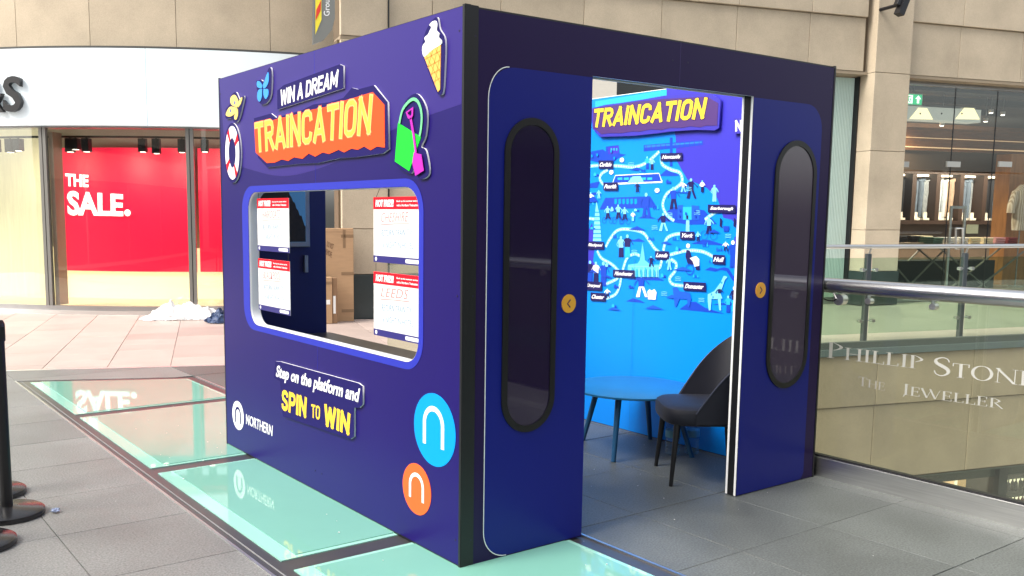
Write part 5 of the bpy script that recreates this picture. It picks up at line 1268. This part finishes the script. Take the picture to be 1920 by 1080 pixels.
# ------------------------------------------------------------------ loose things
# crumpled plastic sheet
def crumple(name, c, sx_, sy_, h, seed, m, label, cat, fold=1.0, nx=60, ny=36, rz=0):
    b = MB(); vs = []; fs = []; rnd = V((seed*3.1, seed*1.7, seed*.9))
    for j in range(ny+1):
        for i in range(nx+1):
            x = (i/nx-.5)*2; y = (j/ny-.5)*2; r_ = math.sqrt(x*x+y*y); a = math.atan2(y, x)
            lim = 1+.28*noise.noise(V((math.cos(a)*1.6, math.sin(a)*1.6, seed)))
            e = max(0, 1-(r_/lim)**2.2) if r_ < lim else 0
            p = V((x*2.2, y*2.2, 0))+rnd; n_ = abs(noise.noise(p*1.2))*1.1+abs(noise.noise(p*2.6))*.6+abs(noise.noise(p*5.5))*.28
            z = .006+h*e**.75*(.35+n_*fold)+.012*abs(noise.noise(p*8))
            k = min(1, lim*.98/max(r_, 1e-3)) if r_ > lim else 1
            X_ = x*k*sx_+.04*noise.noise(p*3); Y_ = y*k*sy_+.04*noise.noise(p*3+V((9, 9, 9)))
            ca, sa = math.cos(rz), math.sin(rz); vs.append((c[0]+X_*ca-Y_*sa, c[1]+X_*sa+Y_*ca, z))
    for j in range(ny):
        for i in range(nx): fs.append((j*(nx+1)+i, j*(nx+1)+i+1, (j+1)*(nx+1)+i+1, (j+1)*(nx+1)+i))
    b.add(vs, fs); o = b.build(name, m, None, org=(c[0], c[1], 0), smooth=True); return props(o, label, cat)
rzf = math.atan2(e1.y, e1.x)
plast = mat('white_film', (.88, .88, .87), .3, spec=.5)
plast.node_tree.nodes['Principled BSDF'].inputs['Transmission Weight'].default_value = .0
pc = hit(345, 592, V((0, 0, .05)), V((0, 0, 1)))
crumple('plastic_sheet', (pc.x+.02, pc.y+.1), .54, .30, .21, 4, plast, 'crumpled white plastic sheeting on the pink paving beside the curved shop', 'plastic sheet', rz=rzf)
pc2 = hit(300, 597, V((0, 0, .02)), V((0, 0, 1)))
crumple('plastic_sheet', (pc2.x, pc2.y+.05), .26, .22, .07, 9, plast, 'thin flat scrap of white plastic film lying left of the bigger heap', 'plastic sheet', rz=rzf)
pc3 = hit(412, 598, V((0, 0, .05)), V((0, 0, 1)))
crumple('dropped_coat', (pc3.x+.10, pc3.y), .30, .22, .16, 2, mat('coat_navy', (.03, .055, .13), .55), 'dark navy padded coat dropped on the paving next to the booth', 'coat', rz=rzf)
# cardboard boxes
card = mat('cardboard', (.43, .27, .15), .8, noise_amt=.08, scale=5, stretch=(1, 1, 6)); tape = mat('brown_tape', (.25, .155, .085), .4); tagm = mat('paper_tag', (.8, .8, .78), .6)
Pb = PFo(-.22)
bx1 = thing('cardboard_box', 'tall flat cardboard box leaning on the stone wall behind the booth', 'box', tuple(Pb.w(-.1, 0, 0)))
u1_ = Pb.px(663, 500)[0]; zt_ = Pb.px(640, 428)[1]
MB().bob(Pb, u1_-.75, u1_, 0.003, zt_, -.12, .0, .004).build('carton', card, bx1)
for z in (.10, .30+.2, .9): MB().ob(Pb, u1_-.18, u1_+.001, z*zt_, z*zt_+.045, .0005, .002).build('tape', tape, bx1)
MB().ob(Pb, u1_-.155, u1_-.115, zt_-.28, zt_-.02, .0005, .002).build('tape', tape, bx1)
MB().ob(Pb, u1_-.75, u1_, zt_-.055, zt_-.050, .0002, .001).build('tape', tape, bx1)
ptext('handwriting', 'DO NOT\nREMOVE', Pb, [Pb.px(*p) for p in ((614, 452), (626, 458), (622, 484), (610, 476))], .0008, .0006, mat('pen_brown', (.12, .06, .03), .6), bx1)
Pc = PFo(-.45)
bx2 = thing('cardboard_box', 'short narrow cardboard box standing before the tall cardboard box', 'box', tuple(Pc.w(-.2, 0, 0)))
ue = Pc.px(623, 560)[0]; ue2 = Pc.px(633, 560)[0]; zt2 = Pc.px(620, 520)[1]
MB().bob(Pc, ue-.28, ue, .003, zt2, -.14, .0, .004).build('carton', card, bx2)
MB().bob(Pc, ue+.002, ue2, .003, zt2-.01, -.14, -.012, .004).build('carton_side', mat('cardboard_shaded', (.24, .14, .075), .8), bx2)  # shaded side of the box put into a darker cardboard colour
MB().ob(Pc, ue-.09, ue-.03, zt2*.42, zt2*.52, .0005, .002).build('paper_tag', tagm, bx2)
MB().ob(Pc, ue+.015, ue+.05, zt2*.22, zt2*.6, -.0115, -.010).build('paper_tag', tagm, bx2)
MB().ob(Pc, ue-.12, ue, zt2-.10, zt2-.06, .0005, .002).build('tape', tape, bx2)
# tiny flakes of litter on the glass strip and slabs
b = MB(); rs_ = random.Random(11)
for k in range(70):
    x, y = (rs_.uniform(-.6, .2), rs_.uniform(.3, 5.5)) if k < 26 else (rs_.uniform(-1.5, 2.5), rs_.uniform(-1.6, 3))
    if x > -.0 and 0 < y < 2.7 and k < 26: continue
    r0 = rs_.uniform(.002, .006) if k < 26 else rs_.uniform(.0015, .0038); n_ = rs_.randint(4, 6); a0 = rs_.uniform(0, 3)
    b.prism([(x+r0*rs_.uniform(.5, 1.3)*math.cos(a0+6.283*i/n_), y+r0*rs_.uniform(.5, 1.3)*math.sin(a0+6.283*i/n_)) for i in range(n_)], .0045, .0062)
props(b.build('floor_debris', mat('pale_fleck', (.7, .7, .68), .7)), kind='stuff', label='tiny pale flecks of litter scattered on the glass strip and paving')
# stanchions
sb_ = mat('stanchion_black', (.010, .010, .011), .33, spec=.5)
st = thing('barrier_post', 'black retractable belt post standing at the picture edge', 'barrier post', (-1.492, 1.90, 0), 'black belt barrier posts')
MB().lathe([(.175, .0), (.180, .004), (.178, .026), (.165, .034), (.06, .044), (.040, .05)], (0, 0, 0), 48).build('base', mat('base_black', (.014, .014, .015), .22, spec=.6, noise_amt=.2, scale=8), st, world=False)
MB().lathe([(.029, .045), (.029, .90)], (0, 0, 0), 24).build('pole', sb_, st, world=False)
MB().lathe([(.034, .90), (.034, .985), (.030, .995), (.024, 1.005)], (0, 0, 0), 24).build('belt_head', sb_, st, world=False)
MB().box(-.022, .022, -.045, .045, .915, .975).build('belt_clip', black, st, world=False)
for (x, y, lb) in ((-1.50, 2.33, 'black belt barrier post behind the fully visible one'), (-1.70, 1.50, 'black belt barrier post nearest the camera, only its round base showing')):
    c = copy_tree(st); c.location = (x, y, 0); c['label'] = lb
# litter scrap
p_ = Z0 = hit(104, 961, V((0, 0, 0)), V((0, 0, 1)))
crumple('paper_scrap', (p_.x, p_.y), .014, .010, .012, 5, mat('scrap_blue', (.35, .42, .6), .6), 'tiny crumpled blue and white scrap on the grey paving', 'litter', nx=10, ny=8)
# wayfinding sign high on the wall
Ps = Plane(V((3.70, 8.36, 0)), FD)
ws = thing('wayfinding_sign', 'hanging steel sign with yellow face and white upright lettering', 'sign', (3.70, 8.36, 3.8))
s0 = Ps.px(590, 20)[0]; s1 = Ps.px(604, 20)[0]; s2 = Ps.px(628, 20)[0]; sz = Ps.px(600, 80)[1]
flat('steel_body', [[(s0-.02, sz-.02), (s0+.12, sz+.04), (s2-.04, sz+.18), (s2, sz+.34), (s2, 6.0), (s0+.02, 6.0)]], Ps, -.10, .10, mat('sign_steel', (.24, .24, .22), .35, metal=.4), ws)
flat('yellow_face', [[(s0+.005, sz+.10), (s1-.01, sz+.30), (s1, 5.9), (s0+.03, 5.9)]], Ps, .001, .004, mat('sign_yellow', (.9, .75, .05), .4), ws)
flat('red_patch', [[(s0+.01, sz+.28), (s1-.02, sz+.42), (s1-.015, sz+.55), (s0+.02, sz+.42)]], Ps, .006, .002, mat('sign_red', (.75, .05, .03), .4), ws)
gq = [Ps.px(606, -42), Ps.px(606, 27), Ps.px(618, 27), Ps.px(620, -42)]
# text rotated a quarter turn: baseline runs upwards
ptext('lettering', 'Ground', Ps, [Ps.px(607, 30), Ps.px(607, -16), Ps.px(618, -16), Ps.px(618, 30)], .001, .002, wht, ws, bold=.01)
b = MB(); b.ob(Ps, s0+.05, s0+.12, 5.2, 5.26, -.9, -.05); b.build('wall_arm', steel_d, ws)
# black camera bracket on the column
Pc_ = PFo(-.6); cbp = V((12.85, 5.62, 5.0))
cbr = thing('security_camera', 'black angled security camera fixed high on the stone column', 'camera', (12.85, 5.62, 4.95))
c1, c2 = hit(1678, 12, cbp, FN), hit(1684, 28, cbp, FN); c3 = hit(1697, -5, cbp, FN); c4 = hit(1668, 4, cbp, FN)
hd = V((c2+V((0, 0, 0))))
b = MB(); ax = (c3-c2).normalized(); sd = FN.cross(ax).normalized()
Pcm = Plane(c2, sd, ax); b.ob(Pcm, -.055, .055, 0, .55, -.05, .08); b.build('camera_body', black, cbr)
b = MB(); b.tube([c2+ax*.2, c2+ax*.2+FN*.75], .03, 8); b.build('wall_arm', black, cbr)
b = MB(); b.bob(Pcm, -.14, -.056, .12, .24, -.03, .05, .005); b.build('hood', black, cbr)

# ------------------------------------------------------------------ rest of the mall behind the camera (seen in reflections)
mb_ = thing('mall_building', 'plain stone building on the near side of the concourse, mirrored in the panels', 'building', (-10, 0, 0))
wnd = mat('far_window', (.06, .075, .08), .1); 
for i in range(10):
    for k in range(3):
        MB().box(-10.3, -10, -10+2*i+.01, -8.01+2*i, .2+2.2*k if k else 3.2, 2.39+2.2*k if k else 3.6).build('stone_panel', stone, mb_)
for i in range(5): MB().box(-10.3, -10.05, -10+4*i+.1, -6.1+4*i, .1, 3.15).build('window', wnd, mb_)
mb2 = thing('mall_building', 'stone building closing the far end behind the camera', 'building', (0, -11, 0))
for i in range(12):
    for k in range(1):
        MB().box(-10+2*i+.01, -8.01+2*i, -11.3, -11, 3.4+2*k, 5.39+2*k).build('stone_panel', stone, mb2)
for i in range(8): MB().box(-10+3*i+.1, -7.1+3*i, -11.3, -11.05, .1, 3.3).build('window', wnd, mb2)

flush()
